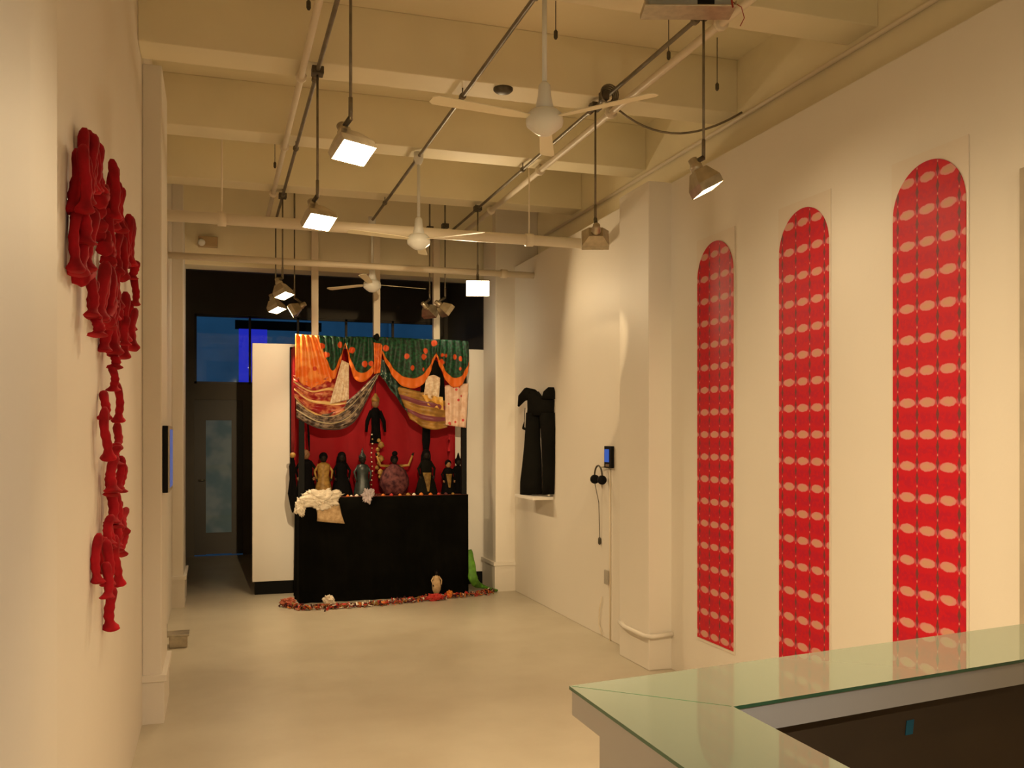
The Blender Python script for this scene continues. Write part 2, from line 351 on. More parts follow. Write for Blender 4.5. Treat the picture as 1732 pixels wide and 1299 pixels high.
# outside, dusk
bm = B(); box(bm, (-8, YBACK + T, -0.12), (14, 26, -0.02)); struct('ground_outside', bm, M['pavement'])
bm = B(); box(bm, (-6, 19, 0), (12, 24, 6.0))
for x in (-4.5, -2.5, -0.4, 3.4, 5.6): box(bm, (x, 18.9, 1.0), (x + 1.0, 19, 4.4))
tag(obj('street_facade', bm, M['outside_wall']), 'dim pale building front across the street behind the glass', 'building')
M['bluesign'] = emis('lit blue sign', (0.012, 0.015, 0.30), 1.0)
bm = B(); a = atY(404, 556, 13.4); c = atY(452, 648, 13.4); box(bm, (a.x, 13.4, c.z), (c.x, 13.46, a.z))
sg = thing('blue_banner', 'deep blue glowing banner outside the transom window above the door', 'banner')
obj('banner_sheet', bm, M['bluesign'], sg)
bm = B(); box(bm, (a.x - 0.05, 13.38, a.z), (c.x + 0.75, 13.47, a.z + 0.12)); tube(bm, [(a.x + 0.02, 13.43, a.z), (a.x + 0.02, 13.43, -0.02)], 0.02); tube(bm, [(c.x + 0.7, 13.43, a.z), (c.x + 0.7, 13.43, -0.02)], 0.02)
obj('banner_frame', bm, M['black'], sg)

# ---------------------------------------------------------------- cross pipes, posts, conduits
def one(name, bm, m, label, cat, group=None, smooth=True): return tag(obj(name, bm, m, None, smooth), label, cat, group)
P1Y, P1Z, P2Y, P2Z = 6.73, 3.10, 8.41, 3.135
t = thing('sprinkler_pipe', 'thick cream pipe crossing the room just beyond the hanging floodlights', 'pipe', (0, P1Y, P1Z))
bm = B(); tube(bm, [(XL, 0, 0), (XR, 0, 0)], 0.040, 16); obj('pipe_run', bm, M['pipe'], t, True)
for x in (0.04, 2.3):
    bm = B(); tube(bm, [(x - 0.03, 0, 0), (x + 0.03, 0, 0)], 0.050, 16); tube(bm, [(x, 0, 0.04), (x, 0, SLAB - P1Z)], 0.006, 8); obj('hanger', bm, M['pipe'], t, True)
t = thing('heating_pipe', 'slimmer cream pipe crossing in front of the dark opening', 'pipe', (0, P2Y, P2Z))
bm = B(); tube(bm, [(XL, 0, 0), (XR, 0, 0)], 0.030, 16); obj('pipe_run', bm, M['pipe'], t, True)
for x in (2.62,):
    bm = B(); tube(bm, [(x - 0.03, 0, 0), (x + 0.03, 0, 0)], 0.042, 16); obj('coupling', bm, M['pipe'], t, True)
for k, (u, lab) in enumerate(((532.5, 'slim cream post rising behind the orange end of the drapes'), (637, 'slim cream post rising behind the middle of the drapes'), (738, 'slim cream post rising behind the right half of the drapes'))):
    p = atY(u, 500, 9.47)
    bm = B(); box(bm, (p.x - 0.034, 9.445, 0), (p.x + 0.034, 9.510, SLAB), 0.004)
    one('post', bm, M['pipe'], lab, 'post', 'cream posts in the opening', False)
def conduit(X, z, r, m, y0, y1, name, label, cat='conduit', clips=()):
    t = thing(name, label, cat, (X, 0, z))
    bm = B(); tube(bm, [(0, y0, 0), (0, y1, 0)], r, 10); obj('conduit_run' if cat == 'conduit' else 'pipe_run', bm, m, t, True)
    for y in clips:
        bm = B(); tube(bm, [(0, y - 0.012, 0), (0, y + 0.012, 0)], r * 1.7, 10); tube(bm, [(0, y, 0), (0, y, SOFF - z + (0 if True else 0))], 0.004, 6); obj('clip', bm, m, t, True)
    return t
ZC = 3.60
XA, XB, XC = 0.533, 1.39, 2.205
beamY = [5.165 + 1.315 * i + 0.12 for i in range(-5, 3)]
conduit(XA, ZC, 0.012, M['conduit'], -2.9, 9.1, 'electrical_conduit', 'thin grey ceiling conduit nearest the left wall, carrying the lit floodlights', clips=beamY)
conduit(XB, ZC, 0.012, M['conduit'], -2.9, 9.1, 'electrical_conduit', 'thin grey ceiling conduit down the middle, carrying the white fans', clips=beamY)
conduit(XC, ZC, 0.012, M['conduit'], -2.9, 9.1, 'electrical_conduit', 'thin grey ceiling conduit nearest the right wall, carrying the tilted floodlights', clips=beamY)
conduit(0.455, 3.605, 0.019, M['pipe'], -2.9, 9.1, 'ceiling_pipe', 'cream ceiling pipe left of the leftmost grey conduit', 'pipe', clips=beamY)
conduit(2.345, 3.605, 0.022, M['pipe'], -2.9, 9.1, 'ceiling_pipe', 'cream ceiling pipe right of the rightmost grey conduit', 'pipe', clips=beamY)
bm = B(); tube(bm, [(3.15, -2.9, 3.60), (3.15, 9.1, 3.60)], 0.014, 8)
one('wall_conduit', bm, M['pipe'], 'thin cream conduit running along the top of the right wall', 'conduit')
# sagging cable
pts = []
a = atZ(1045, 185, 3.62); b2 = atZ(1255, 190, 3.61)
for i in range(15):
    s = i / 14; p = a.lerp(b2, s); p.z -= 0.16 * 4 * s * (1 - s) * (1 - 0.25 * s); pts.append(p)
bm = B(); tube(bm, pts, 0.007, 8); one('sagging_cable', bm, M['conduit'], 'dark cable sagging under the ceiling beside the right wall', 'cable')
# coil and box where the conduit meets the beam
p = atZ(1030, 160, ZC - 0.02); t = thing('cable_coil', 'coiled cable looped on the right conduit above the smaller tilted floodlight', 'cable', p)
bm = B()
for k in range(4):
    r = 0.055 - 0.006 * k; tube(bm, [(r * math.cos(q * math.pi / 10), -0.01 + 0.012 * k, r * math.sin(q * math.pi / 10)) for q in range(21)], 0.005, 6, cap=False)
obj('coil', bm, M['conduit'], t, True)
bm = B(); box(bm, (-0.045, -0.01, -0.03), (0.0, 0.05, 0.02), 0.004); obj('junction_box', bm, M['dmetal'], t)
# black disc on beam soffit
p = atZ(851, 153, SOFF - 0.012)
bm = B(); lathe(bm, [(0.02, -0.02), (0.045, -0.012), (0.058, 0.0), (0.058, 0.012)], 20, p); one('ceiling_disc', bm, M['dmetal'], 'dark round disc fixed flat under the beam', 'detector')
for (u, v, L, lab) in ((940, 60, 0.05, 'small dark hook on the ceiling right of the nearest white fan rod'), (1131, 95, 0.045, 'small dark hook on the ceiling below the projector'),
                    (1213, 148, 0.05, 'small dark hook on the ceiling above the sagging cable'), (522, 10, 0.06, 'small dark hook beside the left ceiling pipe near the top edge'),
                    (465, 280, 0.05, 'small dark hook left of the left ceiling pipe, halfway along')):
    p = atZ(u, v, SLAB - 0.30); bm = B()
    tube(bm, [(p.x, p.y, SLAB), (p.x, p.y, p.z + 0.02)], 0.0025, 6); lathe(bm, [(0.006, -0.02), (0.011, -0.01), (0.011, 0.02), (0.004, 0.03)], 10, p)
    one('ceiling_hook', bm, M['dmetal'], lab, 'hook', 'dark ceiling hooks')

# ---------------------------------------------------------------- floodlights
M['lens_lit'] = emis('lit flood lens', (1.0, 0.86, 0.60), 14.0)
M['lens_off'] = mat('clear lamp glass', (0.75, 0.68, 0.50), 0.12, metal=0.7, var=0.05)
def flood(x, y, label, aim, lit=True, watts=LAMP_W, spot=None, colour=WARM, zc=2.80, top=ZC, group='floodlights hanging from the ceiling conduits', cone=None, sz=1.0):
    t = thing('floodlight', label, 'lamp', (x, y, top), group=group)
    aim = Vector(aim).normalized(); L = top - zc
    # frame of the head: local -Z is the aim
    q = (-aim).to_track_quat('Z', 'Y'); Rm = q.to_matrix().to_4x4()
    hc = Vector((0, 0, -L))
    bm = B(); box(bm, (-0.032, -0.035, -0.022), (0.032, 0.035, 0.02), 0.004); obj('canopy', bm, M['dmetal'], t)
    bm = B(); tube(bm, [(0, 0, -0.02), (0, 0, -L + 0.115)], 0.0065, 8); tube(bm, [(0, 0, -L + 0.20), (0, 0, -L + 0.105)], 0.009, 8); obj('stem', bm, M['conduit'], t, True)
    if min(abs(x - q_) for q_ in (XA, XB, XC)) > 0.03:
        bm = B(); tube(bm, [(0, 0, 0.015), (0, 0, SLAB - top + 0.01)], 0.008, 8); obj('drop_rod', bm, M['conduit'], t, True)
    # head: hood = open frustum, local coordinates, mouth at z=-0.035
    T4 = Matrix.Translation(hc) @ Rm @ Matrix.Scale(sz, 4)
    bm = B(); w0, h0, w1, h1 = 0.042, 0.032, 0.083, 0.056
    def rect(wd, ht, z): return [bm.verts.new(T4 @ Vector(c)) for c in ((-wd, -ht, z), (wd, -ht, z), (wd, ht, z), (-wd, ht, z))]
    R = [rect(w0, h0, 0.06), rect(w1, h1, -0.005), rect(w1, h1, -0.045), rect(w1 - 0.003, h1 - 0.003, -0.045), rect(w1 - 0.003, h1 - 0.003, -0.004), rect(w0 - 0.002, h0 - 0.002, 0.052)]
    bm.faces.new(R[0])
    for i in range(5):
        for k in range(4): bm.faces.new((R[i][k], R[i][(k + 1) % 4], R[i + 1][(k + 1) % 4], R[i + 1][k]))
    bm.faces.new(R[5]); obj('hood', bm, M['smetal'], t)
    bm = B(); lathe(bm, [(0.030, 0.05), (0.030, 0.085), (0.022, 0.095), (0.022, 0.12), (0.01, 0.125)], 16)
    bmesh.ops.transform(bm, matrix=T4, verts=bm.verts); obj('socket', bm, M['dmetal'] if not lit else M['smetal'], t, True)
    bm = B(); tip = hc + Vector((0, 0, 0.115)); tube(bm, [tip, T4 @ Vector((0, 0, 0.10))], 0.012, 8); obj('swivel', bm, M['dmetal'], t, True)
    bm = B(); z = -0.028; box(bm, (-w1 + 0.004, -h1 + 0.004, z - 0.004), (w1 - 0.004, h1 - 0.004, z)); bmesh.ops.transform(bm, matrix=T4, verts=bm.verts)
    obj('lens', bm, M['lens_lit'] if lit else M['lens_off'], t)
    if lit and watts > 0:
        if spot:
            ld = bpy.data.lights.new('flood_beam', 'SPOT'); ld.spot_size = math.radians(spot[0]); ld.spot_blend = spot[1]; ld.shadow_soft_size = 0.03; ld.energy = watts * 4
        else:
            ld = bpy.data.lights.new('flood_beam', 'AREA'); ld.shape = 'RECTANGLE'; ld.size = 0.15 * sz; ld.size_y = 0.10 * sz; ld.energy = watts
        ld.color = colour
        if cone: ld.spread = math.radians(cone)
        lo = bpy.data.objects.new('flood_beam', ld); C.objects.link(lo); lo.parent = t
        lo.matrix_local = Matrix.Translation(hc + aim * 0.037 * sz) @ Rm
    return t
def on_x(u, X): return atX(u, 700, X).y
flood(XA, on_x(593, XA), 'large lit floodlight, nearest of those on the left conduit', (0.26, -0.50, -0.84), cone=125)
flood(XA, on_x(537, XA), 'lit floodlight second along the left conduit, in front of the thick cream pipe', (0.24, -0.52, -0.82), cone=125)
flood(XA, on_x(478, XA), 'small lit floodlight far down the left conduit, upper of the two close together', (0.35, -0.22, -0.91), cone=112)
p = atZ(470, 518, 2.80); flood(XA, p.y, 'small lit floodlight far down the left conduit, lower of the two close together', (0.35, -0.22, -0.91), cone=112)
p = atZ(503, 524, 2.80); SIDE = flood(0.72, p.y, 'dim floodlight with a bright left edge above the white board', (-0.85, 0.1, -0.5), watts=1.5)
yA = on_x(1007, XC); flood(XC, yA, 'tilted metal floodlight seen from behind at the right end of the cream pipe', (0.300, 0.853, -0.427), watts=7.5, spot=(33.5, 0.18))
yB = on_x(1190, XC); flood(XC, yB, 'largest tilted metal floodlight seen from behind, nearest above the red arches', (0.45, -0.10, -0.88), watts=1.6)
yS = on_x(808, XC); STAR = flood(XC, yS, 'dazzling floodlight aimed at the viewer above the right end of the drapes', (-0.25, -0.92, -0.30), sz=1.25, zc=2.90, watts=9)
p = atZ(715, 533, 2.80); flood(p.x, 8.78, 'unlit looking metal floodlight above the right half of the drapes, left of a pair', (0.75, 0.5, -0.6), watts=0)
p = atZ(748, 524, 2.80); flood(p.x + 0.02, 8.62, 'unlit looking metal floodlight above the right half of the drapes, right of a pair', (0.75, 0.1, -0.55), watts=0)
# unseen floodlights added over the near room to light walls, stall and floor
flood(XC, 1.9, 'added floodlight on the right conduit just outside the picture', (0.40, 0.25, -0.88), watts=1.6, group='unseen floodlights over the near floor')
flood(XC, 0.6, 'added floodlight on the right conduit behind the viewer', (0.60, 0.60, -0.55), watts=5, group='unseen floodlights over the near floor')
flood(XA, 2.0, 'unseen floodlight on the left conduit just outside the picture', (1.0, 7.0, -1.25), watts=132, spot=(32, 0.7), group='unseen floodlights over the near floor')
flood(XB, 1.7, 'added floodlight on the middle conduit just outside the picture, brightening the far right wall', (1.53, 5.7, -2.1), watts=22, spot=(38, 0.9), group='unseen floodlights over the near floor')
flood(XB, -1.2, 'added floodlight on the middle conduit behind the viewer, brightening the near left wall', (-1.5, 2.6, -2.0), watts=23, spot=(62, 1.0), colour=(1.0, 0.88, 0.74), group='unseen floodlights over the near floor')
flood(XA, 1.45, 'added floodlight on the left conduit above the counter, outside the picture', (0.52, 0.36, -1.05), cone=120, watts=23, group='unseen floodlights over the near floor')

# ---------------------------------------------------------------- fans
def fan(x, y, label, rot):
    t = thing('ceiling_fan', label, 'fan', (x, y, ZC), group='white ceiling fans')
    bm = B(); lathe(bm, [(0.035, 0.03), (0.035, -0.02), (0.022, -0.05), (0.010, -0.06)], 20); obj('canopy', bm, M['fan'], t, True)
    bm = B(); tube(bm, [(0, 0, -0.03), (0, 0, -0.46)], 0.011, 12); obj('downrod', bm, M['fan'], t, True)
    bm = B(); lathe(bm, [(0.008, -0.43), (0.026, -0.45), (0.030, -0.50), (0.042, -0.555), (0.03, -0.565)], 20); obj('bell_cover', bm, M['fan'], t, True)
    bm = B(); lathe(bm, [(0.03, -0.555), (0.060, -0.562), (0.078, -0.58), (0.084, -0.61), (0.080, -0.63), (0.05, -0.655), (0.03, -0.668), (0.005, -0.672)], 28); obj('motor', bm, M['fan'], t, True)
    for k in range(3):
        a = rot + k * 2 * math.pi / 3; bm = B()
        vs_ = []
        for zz in (0.0, 0.004):
            for (r, wd) in ((0.07, 0.014), (0.16, 0.028), (0.52, 0.036), (0.54, 0.02)):
                for s in (-1, 1): vs_.append(bm.verts.new((r, s * wd, -0.60 + zz + s * wd * 0.15)))
        for i in range(3):
            b0 = i * 2
            bm.faces.new([vs_[b0], vs_[b0 + 1], vs_[b0 + 3], vs_[b0 + 2]]); bm.faces.new([vs_[8 + b0], vs_[8 + b0 + 1], vs_[8 + b0 + 3], vs_[8 + b0 + 2]])
            for s in (0, 1): bm.faces.new([vs_[b0 + s], vs_[b0 + 2 + s], vs_[8 + b0 + 2 + s], vs_[8 + b0 + s]])
        bm.faces.new([vs_[0], vs_[1], vs_[9], vs_[8]]); bm.faces.new([vs_[6], vs_[7], vs_[15], vs_[14]])
        bmesh.ops.rotate(bm, verts=bm.verts, matrix=Matrix.Rotation(a, 3, 'Z')); obj('blade', bm, M['ceil'], t)
    return t
fan(XB, on_x(921, XB), 'nearest white ceiling fan on a long rod, its motor large in view', 1.2)
fan(XB, on_x(708, XB), 'middle white ceiling fan, its motor in front of the thick cream pipe', 1.3)
fan(XB, 8.60, 'farthest white ceiling fan in front of the dark opening', 0.2)

# ---------------------------------------------------------------- projector
p = atY(1163, 30, 3.45)
t = thing('projector', 'ceiling projector on a metal tray at the top edge, lens glowing', 'projector', (p.x, p.y, 3.372), -0.30)
bm = B(); box(bm, (-0.19, -0.065, -0.008), (0.19, 0.065, 0.0), 0.003)
for x in (-0.19, 0.186): box(bm, (x, -0.065, 0), (x + 0.004, 0.065, 0.015))
obj('tray', bm, M['smetal'], t)
bm = B(); box(bm, (-0.175, -0.055, 0.0), (0.175, 0.055, 0.13), 0.010); obj('body', bm, mat('projector shell', (0.30, 0.30, 0.27), 0.4), t)
bm = B(); box(bm, (0.03, -0.060, 0.002), (0.10, -0.050, 0.128), 0.003); obj('front_grille', bm, M['black'], t)
bm = B(); rot = Matrix.Rotation(math.radians(90), 3, 'X'); lathe(bm, [(0.040, 0.05), (0.040, 0.068), (0.031, 0.07), (0.030, 0.058), (0.004, 0.058)], 24, (-0.01, 0.0, 0.078), rot); obj('lens_ring', bm, M['black'], t, True)
bm = B(); lathe(bm, [(0.016, 0.058), (0.014, 0.062), (0.004, 0.065)], 16, (-0.01, 0, 0.078), rot); obj('lens', bm, emis('projector beam glass', (0.75, 0.85, 1.0), 6), t, True)
bm = B()
for x in (-0.15, 0.15): tube(bm, [(x, 0.0, 0.13), (x, 0.0, SLAB - 3.372)], 0.006, 8)
obj('drop_rod', bm, M['conduit'], t)
bm = B(); tube(bm, [(0.16, -0.1, 0.0), (0.165, -0.1, -0.03)], 0.004, 6); tube(bm, [(0.17, -0.05, 0.02), (0.21, -0.06, -0.01), (0.225, -0.05, -0.05), (0.21, -0.04, -0.08)], 0.0018, 6); obj('loose_wire', bm, mat('red wire', (0.3, 0.02, 0.01)), t)

# ---------------------------------------------------------------- arched prints on the right wall
def arch_panel(u0, u1, vtop, label):
    y0 = atX((u0 + u1) / 2, 700, XN).y; ztop = atX((u0 + u1) / 2, vtop, XN).z
    wd = 0.215; bmY = y0
    t = thing('arched_print', label, 'artwork', (XN, y0, 1.6), group='tall red arched prints')
    hh = ztop - 1.6; zb = 0.30 - 1.6
    bm = B(); out = []
    pts = [(-wd, zb), (wd, zb)] + [(wd * math.cos(a), hh - 0.215 + 0.215 * math.sin(a)) for a in [math.pi * k / 28 for k in range(29)]]
    fr = [bm.verts.new((-0.009, y, z)) for y, z in pts]; bk = [bm.verts.new((-0.0045, y, z)) for y, z in pts]; n = len(pts)
    bm.faces.new(fr); bm.faces.new(bk)
    for i in range(n): bm.faces.new((fr[i], fr[(i + 1) % n], bk[(i + 1) % n], bk[i]))
    obj('print_sheet', bm, M['print'], t)
    bm = B(); box(bm, (-0.0045, -wd - 0.012, zb - 0.02), (-0.001, wd + 0.012, hh + 0.045)); obj('mounting_sheet', bm, M['mount'], t)
arch_panel(1180, 1241, 408, 'tall red arched print on the right wall, farthest and smallest looking of three')
arch_panel(1318, 1402, 352, 'tall red arched print on the right wall, middle one of three')
arch_panel(1510, 1632, 272, 'tall red arched print on the right wall, nearest and largest looking of three')
# edge of a further board at the picture border
p = atX(1724, 285, XN - 0.03)
bm = B(); box(bm, (XN - 0.03, 1.5, 0), (XN, p.y, p.z), 0.003); one('wall_board', bm, mat('grey board', (0.42, 0.36, 0.27), 0.6), 'grey brown board edge on the right wall at the picture border', 'board', smooth=False)

# ---------------------------------------------------------------- counter
zc = 1.16
OA = (0.589, 1.507); OB = (3.30 - 0.35, 1.843); IB = (2.95, 1.621); IA = (0.797, 1.311)
t = thing('reception_counter', 'white L shaped counter with pale green glass top in the foreground', 'counter', (0, 0, 0))
yn = -0.6
bm = B(); prism(bm, [OA, OB, IB, IA, (0.797, yn), (0.589, yn)], zc - 0.006, zc)
bm.normal_update()
for f in bm.faces:
    if abs(f.normal.z) < 0.5: f.material_index = 1
go = obj('glass_top', bm, [M['glasstop'], M['glassedge']], t)
bm = B(); e = 0.004; prism(bm, [(OA[0] + e, OA[1] - e), (OB[0], OB[1] - e), (IB[0], IB[1] + e), (IA[0] - e, IA[1] + e), (0.797 - e, yn), (0.589 + e, yn)], zc - 0.050, zc - 0.0065); obj('worktop', bm, M['counterw'], t)
bm = B(); prism(bm, [(0.603, 1.405), (2.95, 1.733), (2.95, 1.690), (0.65, 1.362), (0.65, yn), (0.603, yn)], 0, zc - 0.050); obj('outer_panel', bm, M['counterw'], t)
bm = B(); prism(bm, [(0.655, 1.358), (2.95, 1.686), (2.95, 1.670), (0.655, 1.342)], 0.0, zc - 0.050); obj('inner_board', bm, M['desk_in'], t)
bm = B(); prism(bm, [(0.655, 1.34), (2.95, 1.66), (2.95, 0.9), (0.655, 0.9)], 0.70, 0.73); obj('desk_shelf', bm, M['desk_in'], t)
# seam line in the glass
bm = B(); a = Vector((OA[0] + 0.004, OA[1] - 0.004, zc)); b2 = Vector((IA[0] - 0.002, IA[1] + 0.002, zc)); nrm = Vector((-(b2 - a).y, (b2 - a).x, 0)).normalized() * 0.0008
prism(bm, [(a - nrm).xy, (b2 - nrm).xy, (b2 + nrm).xy, (a + nrm).xy], zc, zc + 0.0004); obj('glass_seam', bm, M['glassedge'], t)
p = Vector((0, 0, 0)); d = ray(1538, 1230)
# meet the inner board plane
n_ = Vector((0.328, -2.295, 0)).normalized(); p0 = Vector((0.655, 1.342, 0)); o_ = Vector((0, 0, HC)); tt = (p0 - o_).dot(n_) / d.dot(n_); p = o_ + d * tt
xd = Vector((2.295, 0.328, 0)).normalized(); bm = B()
cs = [p + xd * sx * 0.0098 + Zd * sz * 0.0135 + xd * (0.002 * sz) for sx, sz in ((-1, -1), (1, -1), (1, 1), (-1, 1))]
f0 = [bm.verts.new(c + n_ * 0.0003 * (-1 if n_.y > 0 else 1)) for c in cs]; f1 = [bm.verts.new(c + n_ * 0.0013 * (-1 if n_.y > 0 else 1)) for c in cs]
bm.faces.new(f0); bm.faces.new(f1)
for i in range(4): bm.faces.new((f0[i], f0[(i + 1) % 4], f1[(i + 1) % 4], f1[i]))
one('blue_tape', bm, M['tape'], 'small square of blue tape on the dark inside of the counter', 'tape', smooth=False)

# ---------------------------------------------------------------- white standing board behind the theatre
t = thing('partition_board', 'wide white standing board behind the draped puppet theatre', 'partition', (0, 9.515, 0))
bm = B(); box(bm, (0.346, 0, 0.134), (2.84, 0.10, 2.51), 0.004); obj('board', bm, M['white'], t)
bm = B(); box(bm, (0.37, 0.03, 0), (2.81, 0.09, 0.134)); obj('base', bm, M['black'], t)

# ---------------------------------------------------------------- puppet theatre
YB = 8.93; BX0, BX1 = 0.722, 2.405; CT = 1.0
t = thing('puppet_theatre', 'black clad puppet theatre stall with a crimson backdrop and draped front', 'puppet theatre', (0, YB, 0))
def skirt():
    bm = B(); n = 90; per = [(BX0 + 0.035, 0.50), (BX0 + 0.035, 0.0), (BX1, 0.0), (BX1, 0.50)]
    path = []
    for i in range(3):
        a, b_ = Vector(per[i]), Vector(per[i + 1]); k = (18, 70, 18)[i]
        nn = Vector(((b_ - a).y, -(b_ - a).x)).normalized()
        for j in range(k): path.append((a.lerp(b_, j / k), -nn if False else nn))
    path.append((Vector(per[3]), Vector((1, 0))))
    rows = 8; g = []
    for r in range(rows + 1):
        z = CT * (1 - r / rows); row = []
        for i, (p, nn) in enumerate(path):
            amp = 0.006 + 0.010 * r / rows; d = amp * math.sin(i * 0.9) * math.sin(i * 0.23) + amp
            q = p + Vector((nn.x, nn.y)) * 0 + Vector((0, -1)) * d * (1 if 18 <= i < 88 else 0) + Vector((-1 if i < 18 else 1, 0)) * d * (0 if 18 <= i < 88 else 1)
            row.append(bm.verts.new((q.x, q.y, max(z, 0.002))))
        g.append(row)
    for r in range(rows):
        for i in range(len(path) - 1): bm.faces.new((g[r][i], g[r][i + 1], g[r + 1][i + 1], g[r + 1][i]))
    bmesh.ops.solidify(bm, geom=bm.faces, thickness=0.004)
    return bm
obj('skirt_cloth', skirt(), M['blackcloth'], t, True)
bm = B(); box(bm, (BX0 + 0.03, 0.0, CT - 0.025), (BX1 - 0.01, 0.50, CT), 0.004); obj('stage_board', bm, mat('red brown stage edge', (0.20, 0.045, 0.02), 0.6, var=0.4, scale=9), t)
for x in (BX0 + 0.055, BX1 - 0.035):
    bm = B(); box(bm, (x - 0.026, 0.012, CT), (x + 0.026, 0.06, 2.47), 0.003); obj('front_post', bm, M['black'], t)
for x in (BX0 + 0.0, BX1 - 0.04):
    bm = B(); box(bm, (x - 0.02, 0.47, CT), (x + 0.02, 0.50, 2.47), 0.003); obj('rear_post', bm, M['black'], t)
bm = B(); box(bm, (BX0, 0.02, 2.44), (BX1, 0.05, 2.475), 0.003); box(bm, (BX0 - 0.02, 0.47, 2.44), (BX1 - 0.02, 0.50, 2.47)); obj('top_rail', bm, M['black'], t)
# curved crimson backdrop
bm = B(); g = []
xa, xb = BX0 + 0.004, atY(770, 700, YB + 0.44).x
for r in range(5):
    row = []
    for i in range(61):
        s = i / 60; x = xa + (xb - xa) * s; y = 0.44 + 0.010 * math.sin(s * 22) + 0.006 * math.sin(s * 47)
        row.append(bm.verts.new((x, y, CT + 1.46 * r / 4)))
    g.append(row)
for r in range(4):
    for i in range(60): bm.faces.new((g[r][i], g[r][i + 1], g[r + 1][i + 1], g[r + 1][i]))
bmesh.ops.solidify(bm, geom=bm.faces, thickness=0.004); obj('backdrop_cloth', bm, M['redcloth'], t, True)
bm = B(); g = []
for r in range(7):
    row = []
    for i in range(13):
        s = i / 12; row.append(bm.verts.new((BX0 - 0.010 + 0.008 * math.sin(s * 14 + r * 0.3), 0.05 + 0.40 * s, CT + 0.36 + 1.08 * r / 6)))
    g.append(row)
for r in range(6):
    for i in range(12): bm.faces.new((g[r][i], g[r][i + 1], g[r + 1][i + 1], g[r + 1][i]))
bmesh.ops.solidify(bm, geom=bm.faces, thickness=0.004); obj('side_curtain', bm, M['redcloth'], t, True)

# drapes: top and bottom outline measured on the front plane of the theatre
def crop(x, y, Y): return atY(480 + x / 5.094, 550 + y / 5.094, Y)
def sample(poly, s):
    L = [0]
    for i in range(1, len(poly)): L.append(L[-1] + (Vector(poly[i]) - Vector(poly[i - 1])).length)
    d = s * L[-1]
    for i in range(1, len(poly)):
        if d <= L[i] + 1e-9:
            k = (d - L[i - 1]) / max(1e-9, L[i] - L[i - 1]); return Vector(poly[i - 1]).lerp(Vector(poly[i]), k)
    return Vector(poly[-1])
def smooth_poly(poly, n=24):
    P = [Vector(p) for p in poly]
    if len(P) < 3: return [tuple(p) for p in P]
    out = []
    for i in range(len(P) - 1):
        a = P[max(i - 1, 0)]; b_ = P[i]; c = P[i + 1]; d = P[min(i + 2, len(P) - 1)]
        for k in range(n // 4):
            q = k / (n // 4); out.append(tuple(0.5 * ((2 * b_) + (c - a) * q + (2 * a - 5 * b_ + 4 * c - d) * q * q + (3 * b_ - a - 3 * c + d) * q ** 3)))
    out.append(tuple(P[-1])); return out
def drape(name, top, bot, m, Y, parent=None, vert=7, vamp=0.019, curl=0.0, bulge=0.035, ns=44, nt=22, seed=0.0):
    top = smooth_poly(top); bot = smooth_poly(bot); bm = B(); uvl = bm.loops.layers.uv.new('UVMap'); g = []; uvs = {}
    for j in range(nt + 1):
        tt = j / nt; row = []
        for i in range(ns + 1):
            s = i / ns; a = sample(top, s); b_ = sample(bot, s); q = a.lerp(b_, tt)
            y = Y - bulge * math.sin(math.pi * min(1, tt * 1.0 + 0.08)) * (0.35 + 0.65 * math.sin(math.pi * s))
            y -= vamp * math.sin(s * vert * 2 * math.pi + seed + 1.2 * tt) * (0.5 + 0.5 * tt)
            y -= curl * (0.5 + 0.5 * math.sin(tt * 4.5 * 2 * math.pi + 1.5 * math.sin(math.pi * s) + seed)) * math.sin(math.pi * s) ** 0.5
            y -= 0.008 * noise.noise(Vector((s * 5 + seed, tt * 5, seed)))
            p = crop(q.x, q.y, Y); v = bm.verts.new((p.x, y, p.z)); uvs[v] = (s, tt); row.append(v)
        g.append(row)
    for j in range(nt):
        for i in range(ns):
            f = bm.faces.new((g[j][i], g[j][i + 1], g[j + 1][i + 1], g[j + 1][i]))
            for l in f.loops: l[uvl].uv = uvs[l.vert]
    o = obj(name, bm, m, parent, True)
    md = o.modifiers.new('thickness', 'SOLIDIFY'); md.thickness = 0.003
    return o
YV = YB - 0.02
# lower layer
o = drape('red_gold_swag', [(80, 430), (250, 500), (420, 440), (560, 560)], [(90, 620), (210, 740), (380, 810), (520, 740)], M['d_redgold'], YV - 0.020, curl=0.045, vert=2, seed=1); tag(o, 'shiny red and gold swag bunched under the orange drape', 'drape')
o = drape('brocade_swag', [(105, 600), (330, 740), (560, 640), (815, 400)], [(108, 800), (340, 900), (600, 840), (822, 420)], M['d_brown'], YV + 0.004, curl=0.030, vert=3, seed=2); tag(o, 'long dusky patterned swag sweeping down left from the middle of the stall', 'drape')
o = drape('lace_panel', [(500, 300), (560, 330)], [(395, 680), (560, 640)], M['d_lace'], YV - 0.085, vert=3, vamp=0.006, bulge=0.008, seed=3); tag(o, 'cream lace panel hanging left between the orange and green drapes', 'drape')
o = drape('dark_print_swag', [(820, 260), (1080, 540)], [(830, 430), (1120, 830)], M['d_dark'], YV - 0.004, vert=3, bulge=0.01, seed=4); tag(o, 'dark green printed cloth edging the right side of the opening', 'drape')
o = drape('ochre_swag', [(960, 520), (1100, 560), (1250, 590), (1400, 640)], [(1090, 810), (1200, 880), (1300, 900), (1410, 880)], M['d_ochre'], YV - 0.010, curl=0.034, vert=2, seed=5); tag(o, 'ochre and plum silk swag at the lower right of the stall front', 'drape')
o = drape('yellow_scarf', [(1190, 600), (1370, 620)], [(1240, 690), (1375, 735)], M['d_yellow'], YV - 0.050, vert=2, bulge=0.012, seed=6); tag(o, 'yellow silk scarf under the pale cloth, lower right', 'drape')
